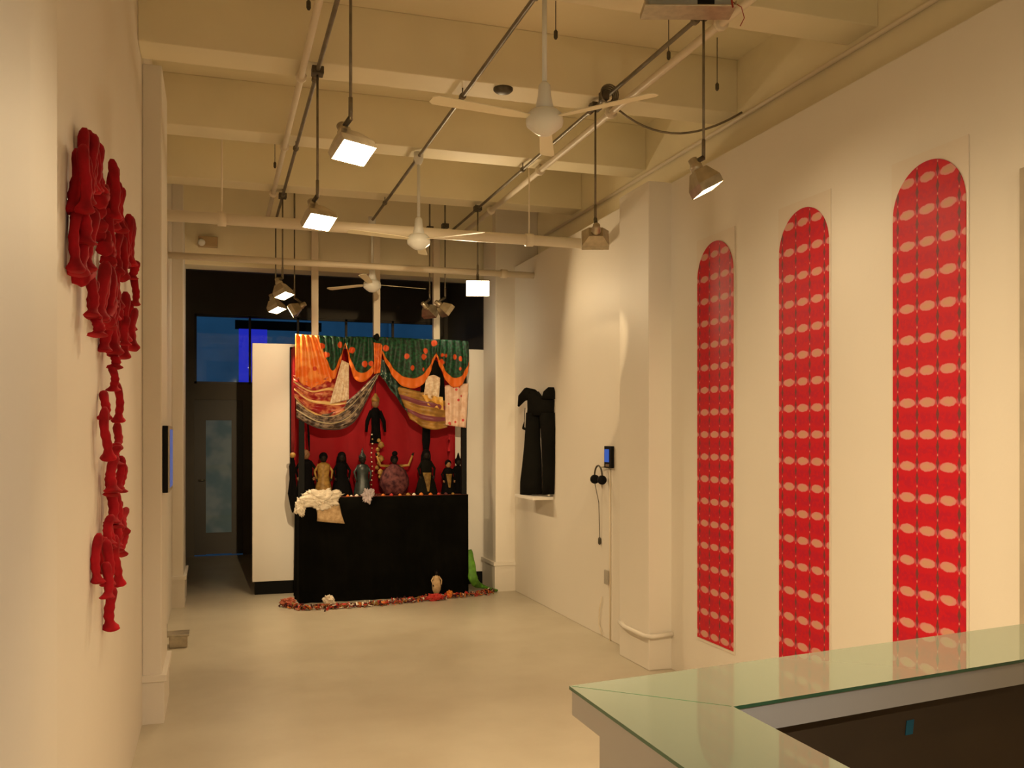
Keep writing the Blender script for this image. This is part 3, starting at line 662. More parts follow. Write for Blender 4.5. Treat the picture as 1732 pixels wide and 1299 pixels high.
o = drape('black_scarf', [(1180, 440), (1300, 300), (1380, 450)], [(1175, 600), (1270, 640), (1385, 650)], M['blackcloth'], YV - 0.018, vert=2, bulge=0.012, seed=7); tag(o, 'black cloth behind the pale cloth on the right', 'drape')
o = drape('pale_cloth', [(1225, 450), (1290, 430), (1345, 455)], [(1205, 600), (1270, 640), (1335, 640)], M['d_lace'], YV - 0.055, vert=2, vamp=0.006, bulge=0.02, seed=8); tag(o, 'pale embroidered cloth set against black, under the right peak of the green valance', 'drape')
o = drape('floral_panel', [(1385, 520), (1590, 500)], [(1395, 860), (1570, 885)], M['d_floral'], YV - 0.034, vert=3, vamp=0.009, bulge=0.012, seed=9); tag(o, 'pink floral lace panel hanging at the right corner of the stall', 'drape')
# valance
o = drape('orange_drape', [(100, 75), (200, 85), (320, 90)], [(98, 440), (180, 525), (310, 555), (400, 500), (432, 395)], M['d_orange'], YV - 0.060, vert=5, vamp=0.014, bulge=0.03, seed=0.5); tag(o, 'bright orange silk drape at the left corner of the stall', 'drape')
vt = thing('green_valance', 'green and orange scalloped silk valance along the top of the stall', 'valance', (0, 0, 0))
drape('scallop', [(300, 88), (420, 95), (540, 108)], [(318, 210), (380, 370), (425, 470), (475, 360), (535, 135)], M['d_green'], YV - 0.080, vt, vert=4, bulge=0.03, seed=1)
drape('scallop', [(530, 100), (680, 100), (815, 110)], [(530, 140), (585, 400), (650, 490), (750, 440), (835, 250)], M['d_green'], YV - 0.070, vt, vert=5, bulge=0.035, seed=2)
drape('scallop', [(800, 100), (1050, 112), (1330, 128)], [(820, 190), (960, 470), (1110, 545), (1230, 470), (1318, 235)], M['d_green'], YV - 0.085, vt, vert=7, bulge=0.04, seed=3)
drape('scallop', [(1290, 122), (1450, 130), (1590, 138)], [(1300, 240), (1400, 480), (1470, 535), (1545, 500), (1600, 350)], M['d_green'], YV - 0.075, vt, vert=5, bulge=0.035, seed=4)
drape('hem_tail', [(775, 150), (850, 160)], [(780, 420), (830, 410)], drape_mat('orange hem silk', (0.62, 0.10, 0.01), ORANGE, scale=20), YV - 0.110, vt, vert=2, vamp=0.006, bulge=0.01)
bm = B(); p = crop(800, 100, YV - 0.1); bmesh.ops.create_icosphere(bm, subdivisions=3, radius=0.028, matrix=Matrix.Translation(p))
for v in bm.verts: v.co += (v.co - p) * 0.5 * noise.noise(v.co * 40)
obj('knot', bm, M['blackcloth'], vt, True)

# ---------------------------------------------------------------- puppets
def doll(label, u, v, H, robe, rm, headm, hairm=None, hair='cap', Y=9.06, face=0.0, arms='down', armm=None, apron=None, wob=0.10, sy=0.75, lean=0.0, zbase=None, headr=None, hat=None, name='puppet', cat='puppet'):
    p = atY(u, v, Y); zb = CT if zbase is None else zbase
    t = thing(name, label, cat, (p.x, Y, zb), face, group='puppets on the stage')
    bm = B(); lathe(bm, [(r * H, z * H) for r, z in robe], 22, sx=1, sy=sy, wob=wob, seed=u); obj('robe', bm, rm, t, True)
    zt = robe[-1][1] * H; hr = (headr or 0.095) * H; hc = Vector((0, -0.004, zt + hr * 1.0))
    bm = B(); bmesh.ops.create_uvsphere(bm, u_segments=18, v_segments=12, radius=hr, matrix=Matrix.Translation(hc) @ Matrix.Diagonal((0.85, 0.92, 1.12, 1)))
    bmesh.ops.create_icosphere(bm, subdivisions=2, radius=hr * 0.17, matrix=Matrix.Translation(hc + Vector((0, -hr * 0.93, -hr * 0.08))) @ Matrix.Diagonal((0.8, 1.1, 1.4, 1)))
    for s in (-1, 1): bmesh.ops.create_icosphere(bm, subdivisions=1, radius=hr * 0.2, matrix=Matrix.Translation(hc + Vector((s * hr * 0.85, 0, 0))) @ Matrix.Diagonal((0.5, 0.8, 1.2, 1)))
    bmesh.ops.create_uvsphere(bm, u_segments=10, v_segments=6, radius=hr * 0.22, matrix=Matrix.Translation(hc + Vector((0, -hr * 0.8, -hr * 0.52))) @ Matrix.Diagonal((1.2, 0.5, 0.35, 1)))
    tube(bm, [(0, 0, zt - hr * 0.6), (0, 0, hc.z)], hr * 0.4, 10); ho = obj('head', bm, headm, t, True)
    bm = B()
    for s in (-1, 1): bmesh.ops.create_icosphere(bm, subdivisions=1, radius=hr * 0.10, matrix=Matrix.Translation(hc + Vector((s * hr * 0.33, -hr * 0.84, hr * 0.12))))
    obj('eyes', bm, M['black'], ho, True)
    if hairm:
        bm = B(); bmesh.ops.create_uvsphere(bm, u_segments=18, v_segments=10, radius=hr * 1.1, matrix=Matrix.Translation(hc + Vector((0, hr * 0.22, hr * 0.28))) @ Matrix.Diagonal((0.95, 0.95, 1.05, 1)))
        if hair == 'bun': bmesh.ops.create_icosphere(bm, subdivisions=3, radius=hr * 0.75, matrix=Matrix.Translation(hc + Vector((hr * 0.1, hr * 0.1, hr * 1.7))))
        if hair == 'long': lathe(bm, [(hr * 0.8, zt - hr * 2.6), (hr * 1.25, zt - hr * 1.2), (hr * 1.2, zt + hr), (hr * 0.8, zt + hr * 1.9)], 16, (0, hr * 0.5, 0), sy=0.6, wob=0.1)
        if hair == 'spike': lathe(bm, [(hr * 0.9, zt + hr * 1.4), (hr * 0.5, zt + hr * 2.4), (hr * 0.12, zt + hr * 3.8)], 14)
        for v_ in bm.verts: v_.co += Vector((1, 1, 1)) * 0.08 * hr * noise.noise(v_.co * 60)
        obj('hair', bm, hairm, t, True)
    if hat:
        bm = B(); lathe(bm, [(hr * 1.0, zt + hr * 1.4), (hr * 0.9, zt + hr * 2.0), (hr * 0.35, zt + hr * 2.8), (hr * 0.08, zt + hr * 4.0)], 16); obj('hat', bm, hat, t, True)
    sw = max(r for r, z in robe[-3:]) * H * 0.9; sz = zt - 0.05 * H
    for s in (-1, 1):
        bm = B()
        if arms == 'down': pts = [(s * sw * 0.7, 0, sz), (s * sw * 1.5, -0.012, sz - 0.16 * H), (s * sw * 1.25, -0.04, sz - 0.33 * H)]
        elif arms == 'up': pts = [(s * sw * 0.7, 0, sz), (s * sw * 2.0, -0.01, sz + 0.02 * H), (s * sw * 2.5, -0.02, sz + 0.24 * H)]
        else: pts = [(s * sw * 0.7, 0, sz), (s * sw * 1.7, -0.01, sz - 0.12 * H), (s * sw * 2.6, -0.02, sz - 0.02 * H)]
        tube(bm, pts, [0.035 * H, 0.028 * H, 0.02 * H], 10)
        a = obj('arm', bm, armm or rm, t, True)
        bm = B(); e = Vector(pts[2]); dr = (e - Vector(pts[1])).normalized()
        bmesh.ops.create_icosphere(bm, subdivisions=2, radius=0.026 * H, matrix=Matrix.Translation(e + dr * 0.02 * H) @ Matrix.Diagonal((1, 0.6, 1, 1)))
        for k in range(4): tube(bm, [e + dr * 0.03 * H, e + dr * (0.065 + 0.006 * (k % 2)) * H + Vector((1, 0, 0)) * (k - 1.5) * 0.014 * H], [0.007 * H, 0.005 * H], 6)
        tube(bm, [e + dr * 0.015 * H, e + dr * 0.035 * H + Vector((-s, 0, 0)) * 0.035 * H], [0.008 * H, 0.006 * H], 6)
        obj('hand', bm, headm, a, True)
    if apron:
        bm = B(); g = []
        for j in range(9):
            row = []; q = j / 8; z = H * (apron[1] + (apron[2] - apron[1]) * q); wdt = H * (apron[3] + (apron[4] - apron[3]) * q)
            for i in range(9):
                x = (i / 8 - 0.5) * 2 * wdt
                rr = 0
                for k in range(len(robe) - 1):
                    if robe[k][1] * H <= z <= robe[k + 1][1] * H:
                        ff = (z / H - robe[k][1]) / max(1e-6, robe[k + 1][1] - robe[k][1]); rr = H * (robe[k][0] * (1 - ff) + robe[k + 1][0] * ff)
                yy = -sy * math.sqrt(max(0.0, rr * rr - x * x)) * (1 + wob * 0.9) - 0.006
                row.append(bm.verts.new((x, yy, z)))
            g.append(row)
        for j in range(8):
            for i in range(8): bm.faces.new((g[j][i], g[j][i + 1], g[j + 1][i + 1], g[j + 1][i]))
        bmesh.ops.solidify(bm, geom=bm.faces, thickness=0.003); obj('bodice', bm, apron[0], t, True)
    return t
BELL = [(0.20, 0.0), (0.21, 0.06), (0.17, 0.3), (0.13, 0.48), (0.145, 0.62), (0.15, 0.70), (0.10, 0.76), (0.045, 0.79)]
CONE = [(0.25, 0.0), (0.25, 0.05), (0.20, 0.28), (0.12, 0.48), (0.13, 0.60), (0.14, 0.70), (0.09, 0.77), (0.04, 0.80)]
ROUND = [(0.15, 0.0), (0.24, 0.05), (0.33, 0.22), (0.33, 0.40), (0.26, 0.54), (0.18, 0.62), (0.10, 0.68), (0.05, 0.70)]
doll('dark robed puppet with a tan head beside the left post', 517, 800, 0.46, BELL, M['hair'], M['skin'], Y=9.10, name='puppet')
doll('puppet in a gold robe with dark head above the cream cloth', 547, 800, 0.42, BELL, M['gold'], M['darkskin'], M['hair'], Y=9.08, hair='cap')
doll('all black hooded puppet right of the gold robed one', 578, 800, 0.42, CONE, M['hair'], M['darkskin'], M['hair'], hair='long', Y=9.10)
doll('grey green satin puppet with a pointed hat', 613, 800, 0.40, BELL, M['greyrobe'], M['darkskin'], None, hat=M['greyrobe'], Y=9.06, sy=0.8)
doll('round plum puppet with a hair bun and raised arms', 667, 800, 0.44, ROUND, M['plum'], M['darkskin'], M['hair'], hair='bun', arms='up', armm=M['gold'], Y=9.08, headr=0.085)
doll('tall black cone robed puppet with a yellow bodice', 721, 800, 0.44, CONE, M['blackcloth'], M['darkskin'], M['hair'], hair='long', Y=9.06, apron=(M['gold'], 0.08, 0.50, 0.02, 0.10))
doll('small dark puppet with a gold front near the right post', 758, 800, 0.34, BELL, M['hair'], M['skin'], M['hair'], Y=9.06, apron=(M['gold'], 0.2, 0.6, 0.03, 0.09), sy=0.8)
doll('black puppet half hidden by the right post', 775, 800, 0.36, BELL, M['hair'], M['darkskin'], M['hair'], hair='spike', Y=9.14)
# hanging figures
def hanging(label, u, vtop, vbot, Y, m, headm, wtop, wbot, seed=0, gold=None):
    a = atY(u, vtop, Y); b_ = atY(u, vbot, Y); H = a.z - b_.z
    t = thing('hanging_puppet', label, 'puppet', (b_.x, Y, b_.z), group='puppets hung on strings')
    bm = B(); lathe(bm, [(wbot * 0.7, 0), (wbot, 0.02 * H), (wbot * 0.7, 0.3 * H), (wtop * 0.8, 0.55 * H), (wtop, 0.70 * H), (wtop * 0.35, 0.78 * H)], 18, sy=0.6, wob=0.25, seed=seed); obj('robe', bm, m, t, True)
    hr = 0.095 * H; hc = Vector((0, 0, 0.78 * H + hr))
    bm = B(); bmesh.ops.create_uvsphere(bm, u_segments=16, v_segments=10, radius=hr, matrix=Matrix.Translation(hc) @ Matrix.Diagonal((0.85, 0.9, 1.15, 1))); bmesh.ops.create_icosphere(bm, subdivisions=2, radius=hr * 0.2, matrix=Matrix.Translation(hc + Vector((0, -hr * 0.9, 0))))
    obj('head', bm, headm, t, True)
    bm = B(); lathe(bm, [(hr * 0.9, 0.78 * H + hr * 1.3), (hr * 0.9, 0.78 * H + hr * 2), (hr * 0.2, 0.78 * H + hr * 3.2)], 14); obj('crown', bm, gold or m, t, True)
    for s in (-1, 1):
        bm = B(); tube(bm, [(s * wtop * 0.7, 0, 0.70 * H), (s * wtop * 1.5, -0.01, 0.48 * H), (s * wtop * 1.7, -0.02, 0.25 * H)], [0.022, 0.02, 0.012], 8); obj('arm', bm, m, t, True)
    bm = B(); tube(bm, [(0, 0, 0.78 * H + hr * 3.1), (0, 0, 2.46 - b_.z)], 0.002, 6); obj('string', bm, M['black'], t)
    return t
hanging('gold headed puppet in a black robe hung in the middle of the opening', 635, 672, 750, 9.16, M['hair'], M['skin'], 0.055, 0.060, 3, M['gold'])
# gold ornament chain below it
t = thing('gold_ornament', 'string of gold leaves and beads hanging below the middle puppet', 'ornament', atY(641, 745, 9.12))
for k in range(9):
    bm = B(); r = 0.022 + 0.012 * (k % 3 == 1); z = -0.045 * k; lathe(bm, [(0.004, -r), (r, -r * 0.3), (r * 0.7, r * 0.6), (0.004, r)], 8, (0.02 * math.sin(k * 1.9), -0.01 * (k % 2), z), sy=0.4, wob=0.2, seed=k); obj('leaf', bm, M['gold'], t, True)
bm = B(); tube(bm, [(0, 0, 0.05), (0, 0, -0.40)], 0.003, 6); obj('cord', bm, M['black'], t)
t = thing('beaded_cord', 'cord of pale beads hanging left of the gold leaves', 'ornament', atY(629, 735, 9.09))
for k in range(14):
    bm = B(); bmesh.ops.create_icosphere(bm, subdivisions=1, radius=0.009, matrix=Matrix.Translation((0.006 * math.sin(k), 0, -0.045 * k))); obj('bead', bm, M['sack'] if k % 2 else M['cream'], t, True)
bm = B(); tube(bm, [(0, 0, 0.30), (0, 0, -0.60)], 0.002, 6); obj('cord', bm, M['black'], t)
# dark hair hank above cone puppet
a = atY(721, 722, 9.12); b_ = atY(722, 775, 9.12)
bm = B(); lathe(bm, [(0.010, b_.z), (0.026, b_.z + 0.06), (0.044, b_.z + 0.18), (0.040, a.z), (0.012, a.z + 0.03)], 16, (a.x, 9.12, 0), sy=0.6, wob=0.2); tube(bm, [(a.x, 9.12, a.z), (a.x, 9.12, 2.45)], 0.003, 6)
one('hair_hank', bm, M['hair'], 'dark hank of hair hanging over the cone robed puppet', 'ornament')
a = atY(521, 728, 9.0); bm = B(); tube(bm, [(a.x, 9.02, a.z + 0.08), (a.x + 0.008, 9.02, a.z - 0.06), (a.x + 0.014, 9.02, a.z - 0.2)], [0.006, 0.012, 0.005], 8); one('dark_tassel', bm, M['hair'], 'dark tassel hanging beside the left post under the drapes', 'ornament')
# gold figure beads at left outside
t = thing('hanging_tassel', 'black tassel with a gold bead hung on the left outside of the stall', 'ornament', atY(495, 770, 8.90))
bm = B(); bmesh.ops.create_icosphere(bm, subdivisions=2, radius=0.028); obj('bead', bm, M['gold'], t, True)
bm = B(); lathe(bm, [(0.012, -0.02), (0.032, -0.10), (0.028, -0.22), (0.045, -0.36), (0.02, -0.50), (0.005, -0.54)], 14, wob=0.25, sy=0.6); obj('tassel', bm, M['hair'], t, True)
# crumpled cloths on the stage edge
def crumple(name, label, u, v, Y, rx, ry, rz, m, amp=0.5, fr=14, seed=0, cat='cloth', mode=1):
    p = atY(u, v, Y); bm = B(); bmesh.ops.create_icosphere(bm, subdivisions=5, radius=1.0)
    for vv in bm.verts:
        n0 = vv.co.normalized(); k = noise.fractal(n0 * 1.8 + Vector((seed, seed, 0)), 0.8, 2.2, 4)
        rg = 1 - abs(noise.noise(n0 * 4.5 + Vector((0, seed, seed)))) * 1.3
        s = 0.62 + amp * k + 0.30 * rg
        vv.co = Vector((n0.x * rx * s, n0.y * ry * s, n0.z * rz * s))
    o = obj(name, bm, m, None, True, p); return tag(o, label, cat)
crumple('frilled_cloth', 'cream frilled cloth heaped over the left edge of the stage', 543, 843, 8.87, 0.19, 0.06, 0.105, M['cream'], 0.42, seed=2)
crumple('cloth_scrap', 'small cream scrap of cloth at the left corner of the stage', 508, 858, 8.87, 0.055, 0.03, 0.085, M['cream'], 0.5, seed=5)
p = atY(551, 866, 8.88)
bm = B(); loft(bm, [((p.x + 0.01 * k, 8.885, p.z + 0.12 - 0.044 * k), (0.105 + 0.004 * k, 0, -0.003 * k), (0, 0.03, 0)) for k in range(6)], 24, 0.07); one('woven_bag', bm, M['sack'], 'tan woven bag hanging below the cream frilled cloth', 'bag')
crumple('pale_ruffle', 'pale lilac ruffle draped over the stage edge near the middle', 622, 838, 8.90, 0.055, 0.03, 0.075, mat('lilac ruffle', (0.50, 0.42, 0.44), 0.7), 0.6, seed=9)
# trinkets along stage edge
cols = [mat('trinket red', (0.5, 0.03, 0.02)), mat('trinket orange', (0.7, 0.2, 0.03)), M['gold'], M['plum'], M['cream'], mat('trinket rust', (0.35, 0.10, 0.03))]
k = 0
for u in (588, 594, 603, 612, 636, 648, 662, 676, 690, 700, 712, 728, 742, 754, 766):
    p = atY(u, 830, 8.98); bm = B(); r = random.uniform(0.012, 0.022); c = random.choice(range(6)); lathe(bm, [(r, 0), (r * 1.1, r * 0.5), (r * 0.6, r), (r * 0.2, r * 1.3)], 12, wob=0.2, seed=u)
    o = obj('trinket', bm, cols[c], None, True, (p.x, 8.965 + random.uniform(0, 0.02), CT)); k += 1
    tag(o, 'one of the tiny trinkets lying along the front edge of the stage', 'trinket', 'trinkets on the stage edge')

# ---------------------------------------------------------------- on the floor by the theatre
def flo(u, v): return atZ(u, v, 0.0)
bm = B(); rnd = random.Random(3)
ctrl = [(478, 1026), (520, 1032), (580, 1028), (640, 1024), (700, 1018), (750, 1012), (800, 1008), (832, 1003)]
for i in range(900):
    s = rnd.random() * (len(ctrl) - 1); k = int(s); f = s - k; u = ctrl[k][0] * (1 - f) + ctrl[k + 1][0] * f; v = ctrl[k][1] * (1 - f) + ctrl[k + 1][1] * f
    p = flo(u, v) + Vector((rnd.gauss(0, 0.02), rnd.gauss(0, 0.035), 0)); r = rnd.uniform(0.006, 0.02); z = rnd.uniform(0.0, 0.03)
    rot = Matrix.Rotation(rnd.uniform(0, 6.28), 4, Vector((rnd.random(), rnd.random(), rnd.random() + 0.1)).normalized())
    rr = bmesh.ops.create_cube(bm, size=1, matrix=Matrix.Translation((p.x, p.y, r * 0.5 + z)) @ rot @ Matrix.Diagonal((r * 2, r, r * 0.35, 1)))
    mi = rnd.choice((0, 0, 1, 3, 3, 4, 5, 5, 3, 2))
    for fc in {f_ for v_ in rr['verts'] for f_ in v_.link_faces}: fc.material_index = mi
o = obj('petal_garland', bm, cols); tag(o, 'loose band of red and brown petals strewn along the foot of the stall', 'petals', kind='stuff')
crumple('pink_bundle', 'small salmon cloth bundle on the floor at the left corner of the stall', 487, 1022, flo(487, 1026).y, 0.075, 0.05, 0.045, mat('salmon cloth', (0.55, 0.16, 0.09), 0.7), 0.4, seed=11).location.z = 0.040
crumple('white_flower_bunch', 'white crumpled flowers on the floor in front of the black skirt', 556, 1020, flo(556, 1024).y, 0.06, 0.04, 0.05, M['cream'], 0.6, seed=13, cat='flowers').location.z = 0.045
crumple('red_pouch', 'bright red pouch on the floor below the small tan doll', 735, 1012, flo(735, 1016).y, 0.09, 0.045, 0.035, cols[0], 0.5, seed=15, cat='pouch').location.z = 0.035
crumple('orange_pouch', 'little orange pouch on the floor right of the tan doll', 760, 1008, flo(760, 1012).y, 0.03, 0.03, 0.045, cols[1], 0.4, seed=16, cat='pouch').location.z = 0.040
p = flo(738, 1004); doll('small tan doll standing on the floor against the black skirt', 738, 1000, 0.235, [(0.10, 0.0), (0.17, 0.15), (0.20, 0.35), (0.16, 0.55), (0.10, 0.72), (0.04, 0.78)], M['sack'], M['darkskin'], M['hair'], Y=8.86, zbase=0.035, name='rag_doll', cat='doll')
# green cloth trailing
pts = [atY(793, 930, 8.96), atY(797, 960, 8.95), atY(802, 983, 8.93)]; f1 = flo(815, 998); f2 = flo(840, 1002)
P_ = [pts[0], pts[1], pts[2], Vector((f1.x, f1.y, 0.04)), Vector((f2.x, f2.y, 0.02))]
bm = B(); secs = []
PP = [Vector(q) for q in smooth_poly([tuple(q) for q in P_], 24)]
for i, q in enumerate(PP):
    s = i / (len(PP) - 1); d_ = (PP[min(i + 1, len(PP) - 1)] - PP[max(i - 1, 0)]).normalized(); sd = d_.cross(Vector((0, 1, 0))).normalized(); up = sd.cross(d_)
    wv = 0.012 + 0.035 * math.sin(math.pi * min(1, s + 0.15)); secs.append((q, sd * wv, up * 0.018))
loft(bm, secs, 18, 0.12); one('green_scarf', bm, M['greencloth'], 'bright green scarf trailing onto the floor at the right corner of the stall', 'scarf')

# ---------------------------------------------------------------- black garment on its shelf
A0 = Vector((2.765, 8.30, 0)); A1 = Vector((2.885, 7.90, 0)); gd = (A1 - A0).normalized(); gn = Vector((gd.y, -gd.x, 0)); gn = gn if gn.x < 0 else -gn
def G(u, v):
    # sight line met with the vertical plane of the garment
    n_ = gn; d_ = ray(u, v); o_ = Vector((0, 0, HC)); tt = (A0 - o_).dot(n_) / d_.dot(n_); return o_ + d_ * tt
t = thing('black_garment', 'black sculptural jumpsuit standing on a small white wall shelf', 'garment', (0, 0, 0))
def leg(rows, seed):
    bm = B(); secs = []
    for v, ul, ur in rows:
        a, b_ = G(ul, v), G(ur, v); c = (a + b_) / 2; secs.append((c, (b_ - a) / 2, gn * min(0.055, (b_ - a).length * 0.45)))
    return loft(bm, secs, 22, 0.05, seed)
obj('left_leg', leg([(698, 893, 913), (725, 892, 911.5), (750, 890, 912), (780, 886, 913.5), (815, 881, 914.5), (836, 880, 914.5)], 1), M['blackcloth'], t, True)
obj('right_leg', leg([(698, 915, 937), (725, 917.5, 938), (750, 919, 938), (780, 920, 938), (815, 920.5, 937), (836, 920, 936)], 2), M['blackcloth'], t, True)
obj('bodice', leg([(662, 900, 909), (669, 895, 913), (677, 893, 937), (692, 894, 937), (703, 893, 937)], 3), M['blackcloth'], t, True)
obj('shoulder', leg([(655, 929, 935), (662, 923, 938), (675, 918, 938)], 4), M['blackcloth'], t, True)
bm = B(); pts = [G(902, 668), G(892, 666), G(883, 673), G(877, 687)]; tube(bm, pts, [0.055, 0.06, 0.042, 0.010], 14); obj('sleeve', bm, M['blackcloth'], t, True)
bm = B(); pts = [G(888, 690), G(887, 712), G(885, 724)]; tube(bm, pts, [0.003, 0.003, 0.012], 8); tube(bm, [G(885, 724), G(896, 730)], [0.014, 0.006], 8); obj('hanging_cord', bm, M['blackcloth'], t, True)
bm = B(); z = G(910, 838).z; box(bm, (2.72, 7.86, z - 0.03), (XR, 8.38, z - 0.002), 0.004); o = one('wall_shelf', bm, M['white'], 'small white shelf under the black garment on the right wall', 'shelf', smooth=False)
# media player, headphones, cable, outlet
p = atX(1029, 773, XR - 0.02)
t = thing('media_player', 'small wall player with a blue screen above its cable', 'screen', p)
bm = B(); box(bm, (-0.008, -0.065, -0.085), (0.02, 0.065, 0.085), 0.004); obj('casing', bm, M['black'], t)
bm = B(); box(bm, (-0.010, -0.03, -0.04), (-0.0082, 0.055, 0.06)); obj('screen', bm, M['bluescreen'], t)
bm = B(); box(bm, (-0.012, -0.03, -0.075), (-0.008, 0.03, -0.055), 0.001); obj('buttons', bm, M['smetal'], t)
z0 = p.z - 0.085; bm = B(); tube(bm, [(XR - 0.006, p.y, z0), (XR - 0.006, p.y, 0.0)], 0.0055, 8); one('cable_cover', bm, M['pipe'], 'straight cable channel running from the blue screen down to the floor', 'cable')
q = atX(1030, 976, XR); bm = B(); box(bm, (XR - 0.03, q.y - 0.03, q.z - 0.055), (XR - 0.0115, q.y + 0.03, q.z + 0.055), 0.004); one('wall_socket', bm, mat('grey socket', (0.4, 0.36, 0.3)), 'small grey box on the cable channel low on the right wall', 'socket', smooth=False)
p = atX(1012, 808, XR - 0.05)
t = thing('headphones', 'dark headphones hanging on the right wall beside the blue screen', 'headphones', p)
bm = B(); tube(bm, [(0, 0.075 * math.cos(a), 0.01 + 0.085 * math.sin(a)) for a in [math.pi * k / 16 for k in range(17)]], 0.007, 8); obj('headband', bm, M['dmetal'], t, True)
for s in (-1, 1):
    bm = B(); lathe(bm, [(0.02, -0.015), (0.036, -0.01), (0.036, 0.01), (0.02, 0.018)], 18, (0, s * 0.072, -0.015), Matrix.Rotation(math.pi / 2, 3, 'X')); obj('ear_cup', bm, M['black'], t, True)
bm = B(); tube(bm, [(0.0, -0.04, 0.085), (0.05, -0.04, 0.085)], 0.006, 8); obj('wall_peg', bm, M['smetal'], t, True)
e = atX(1014, 915, XR - 0.012); f_ = atX(1020, 1010, XR - 0.012)
bm = B(); tube(bm, [p + Vector((0, 0.07, -0.05)), p + Vector((0.03, 0.06, -0.2)), e + Vector((0, 0, 0.06)), e], 0.003, 6); lathe(bm, [(0.004, -0.03), (0.012, -0.02), (0.012, 0.02), (0.004, 0.03)], 10, e)
one('headphone_cord', bm, M['dmetal'], 'thin cord with a dark plug below the headphones', 'cord')
bm = B(); tube(bm, [atX(1018, 1010, XR - 0.01), atX(1014, 1030, XR - 0.012), atX(1013, 1055, XR - 0.01), atX(1018, 1074, XR - 0.02)], 0.005, 6); one('loose_cord', bm, M['pipe'], 'pale loose cord low on the right wall left of the cable channel', 'cord')

# ---------------------------------------------------------------- left side: screen, low box
p = atX(285, 774, -0.27)
t = thing('flat_screen', 'thin flat screen seen edge on, mounted on the left pilaster', 'screen', (-0.285, 5.50, p.z))
z1 = (774 - 718) * 5.25 / F_PX
bm = B(); box(bm, (0.001, 0.0, -z1), (0.030, 0.52, z1), 0.004); obj('casing', bm, M['black'], t)
bm = B(); box(bm, (0.030, 0.002, -z1), (0.034, 0.52, z1), 0.001); obj('bezel', bm, M['smetal'], t)
bm = B(); box(bm, (0.034, 0.14, -z1 + 0.02), (0.0352, 0.50, z1 - 0.02)); obj('screen', bm, emis('dim blue screen', (0.06, 0.10, 0.30), 0.5), t)
a = flo(288, 1097); b_ = flo(317, 1095)
t = thing('floor_box', 'low metal box on the floor against the left wall', 'box', (0, 0, 0))
bm = B(); box(bm, (a.x - 0.01, a.y, 0.0), (b_.x, a.y + 0.16, 0.085), 0.005); obj('casing', bm, M['smetal'], t)
bm = B(); box(bm, (a.x - 0.03, a.y - 0.01, 0.085), (b_.x + 0.012, a.y + 0.17, 0.10), 0.003); obj('lid', bm, M['smetal'], t)
bm = B(); x0 = a.x - 0.025; tube(bm, [(x0, a.y - 0.01, 0.19), (x0, a.y - 0.012, 0.09), (x0 - 0.01, a.y - 0.015, 0.04), (x0, a.y - 0.03, 0.008)], 0.005, 6); obj('cable', bm, M['dmetal'], t, True)
# small spotlight box on the header
p = atY(352, 410, 9.50)
t = thing('emergency_light', 'small pale box lamp on the beam face at the far left', 'lamp', p)
bm = B(); box(bm, (-0.09, -0.06, -0.05), (0.09, 0.018, 0.05), 0.008); obj('casing', bm, mat('beige casing', (0.45, 0.33, 0.18)), t)
bm = B(); lathe(bm, [(0.028, -0.02), (0.035, 0.0), (0.03, 0.03)], 16, (-0.06, -0.08, -0.02), Matrix.Rotation(math.pi / 2, 3, 'X')); obj('lamp_head', bm, M['fan'], t, True)

# ---------------------------------------------------------------- red wall sculpture
t = thing('red_wall_sculpture', 'red flower shaped wall piece of many small horns on the left wall', 'sculpture', (0, 0, 0))
XS = XL + 0.033
def c4(x, y): return (90 + x / 2.825, 200 + y / 2.825)
def c5(x, y): return (90 + x / 2.825, 640 + y / 2.825)
S4 = [((125, 165), (122, 440)), ((125, 440), (120, 725)), ((160, 88), (165, 340)), ((188, 108), (195, 330)), ((210, 150), (222, 350)), ((150, 470), (150, 720)), ((165, 440), (168, 600)),
      ((235, 340), (205, 395)), ((238, 380), (212, 445)), ((245, 400), (230, 525)), ((250, 500), (238, 570)), ((255, 560), (240, 625)), ((262, 600), (250, 680)),
      ((270, 235), (272, 470)), ((300, 330), (300, 525)), ((345, 490), (352, 690)), ((372, 520), (376, 700)), ((320, 560), (312, 745)), ((380, 690), (380, 765)), ((385, 770), (382, 1010)), ((298, 640), (294, 800)),
      ((185, 720), (150, 775)), ((180, 770), (178, 940)), ((190, 950), (188, 1035)), ((225, 720), (225, 955)), ((250, 740), (248, 985)), ((272, 470), (270, 700)), ((270, 700), (270, 880)), ((290, 780), (292, 960)),
      ((322, 840), (325, 1080)), ((348, 950), (345, 1140)), ((368, 930), (360, 1100)), ((265, 950), (265, 1110)), ((295, 950), (290, 1130)), ((282, 1120), (280, 1190)), ((278, 1200), (280, 1300)), ((255, 860), (240, 980))]
S4 += [((137, 200), (134, 600)), ((176, 95), (178, 335)), ((285, 300), (284, 500)), ((334, 520), (330, 700)), ((360, 500), (362, 700)), ((310, 700), (308, 900)), ((238, 730), (236, 960)), ((262, 740), (262, 900)), ((335, 860), (337, 1060)), ((280, 900), (278, 1120))]
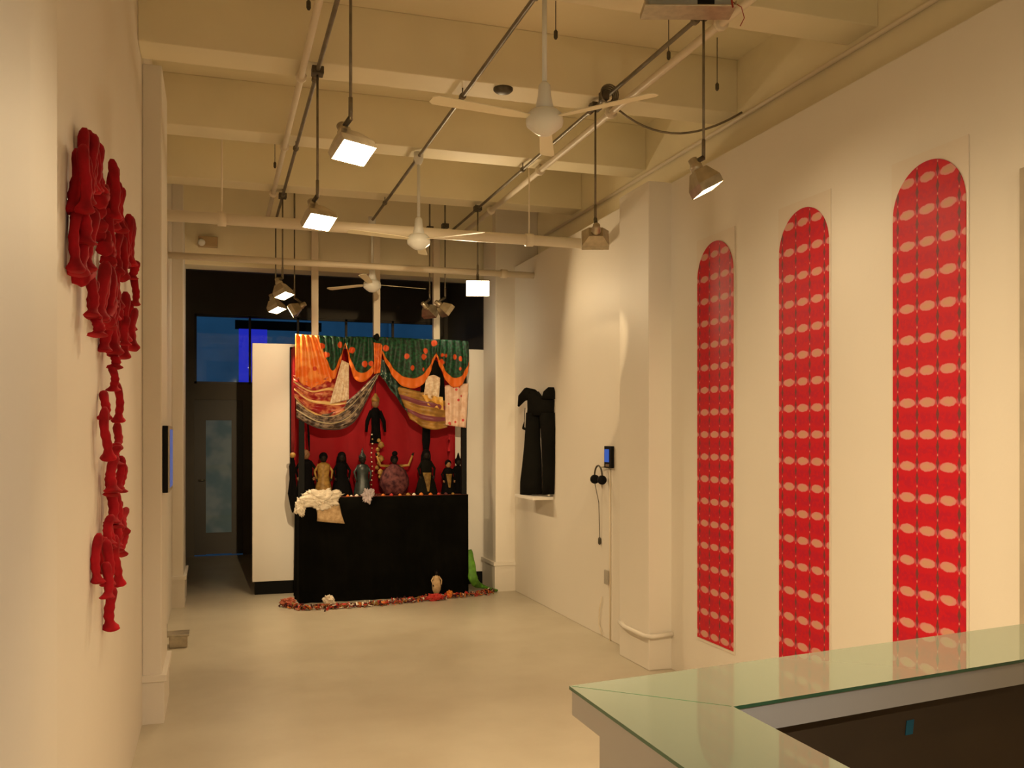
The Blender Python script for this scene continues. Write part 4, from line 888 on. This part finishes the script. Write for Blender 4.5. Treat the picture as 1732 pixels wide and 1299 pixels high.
S5 = [((262, 75), (258, 190)), ((295, 40), (298, 205)), ((245, 170), (252, 385)), ((308, 230), (300, 330)), ((290, 330), (290, 410)), ((268, 390), (266, 540)), ((300, 390), (300, 525)), ((280, 530), (278, 690)),
      ((262, 670), (262, 790)), ((325, 600), (318, 720)), ((332, 700), (328, 825)), ((292, 690), (292, 800)), ((232, 770), (232, 970)), ((255, 780), (252, 930)), ((280, 780), (286, 985)), ((236, 900), (234, 1050)), ((280, 1018), (284, 1192))]
S4 += [((p[0] + 11, p[1] + 26), (q[0] + 9, q[1] + 14)) for p, q in S4[:46] if q[1] - p[1] > 165 and q[1] < 1000][:14]
S5 += [((p[0] + 9, p[1] + 30), (q[0] + 7, q[1] + 18)) for p, q in S5[:16] if q[1] - p[1] > 110 and p[1] > 380][:7]
meshes = []
for k in range(4):
    bm = B(); h = 0.12; fl = 0.026
    lathe(bm, [(0.007, h + 0.004), (0.014, h - 0.004), (0.017, h - 0.016), (0.016, h - 0.034), (0.014, h - 0.05), (0.0165, 0.058), (0.014, 0.046), (0.016, 0.034), (0.0125, 0.022), (0.016, 0.012), (fl * 0.9, 0.004), (fl, 0.0), (fl * 0.8, -0.004)], 14, wob=0.22, seed=k * 3.1)
    for v in bm.verts:
        v.co.x += 0.008 * math.sin(v.co.z * 30 + k); v.co.y += 0.005 * math.sin(v.co.z * 44 + 2 * k)
    o = obj('horn', bm, M['red'], t, True); meshes.append(o.data); bpy.data.objects.remove(o)
cnt = 0
def strand(p, q, gap):
    global cnt
    a = atX(p[0], p[1], XS); b_ = atX(q[0], q[1], XS); L = (b_ - a).length; n = max(1, round(L / gap)); d_ = (a - b_).normalized()
    for i in range(n):
        s = (i + 1) / n; base = a.lerp(b_, s); hh = L / n * 1.12
        o = bpy.data.objects.new('horn', meshes[cnt % 4]); C.objects.link(o); o.parent = t
        jit = Vector((random.uniform(-0.014, 0.016), random.uniform(-0.008, 0.008), 0))
        o.location = base + jit; o.rotation_mode = 'QUATERNION'; o.rotation_quaternion = d_.to_track_quat('Z', 'X')
        k = hh / 0.12; w_ = random.uniform(0.92, 1.22); o.scale = (w_, w_, k); cnt += 1
for a, b_ in S4: strand(c4(*a), c4(*b_), 0.130)
for a, b_ in S5: strand(c5(*a), c5(*b_), 0.130)
print('horns', cnt)
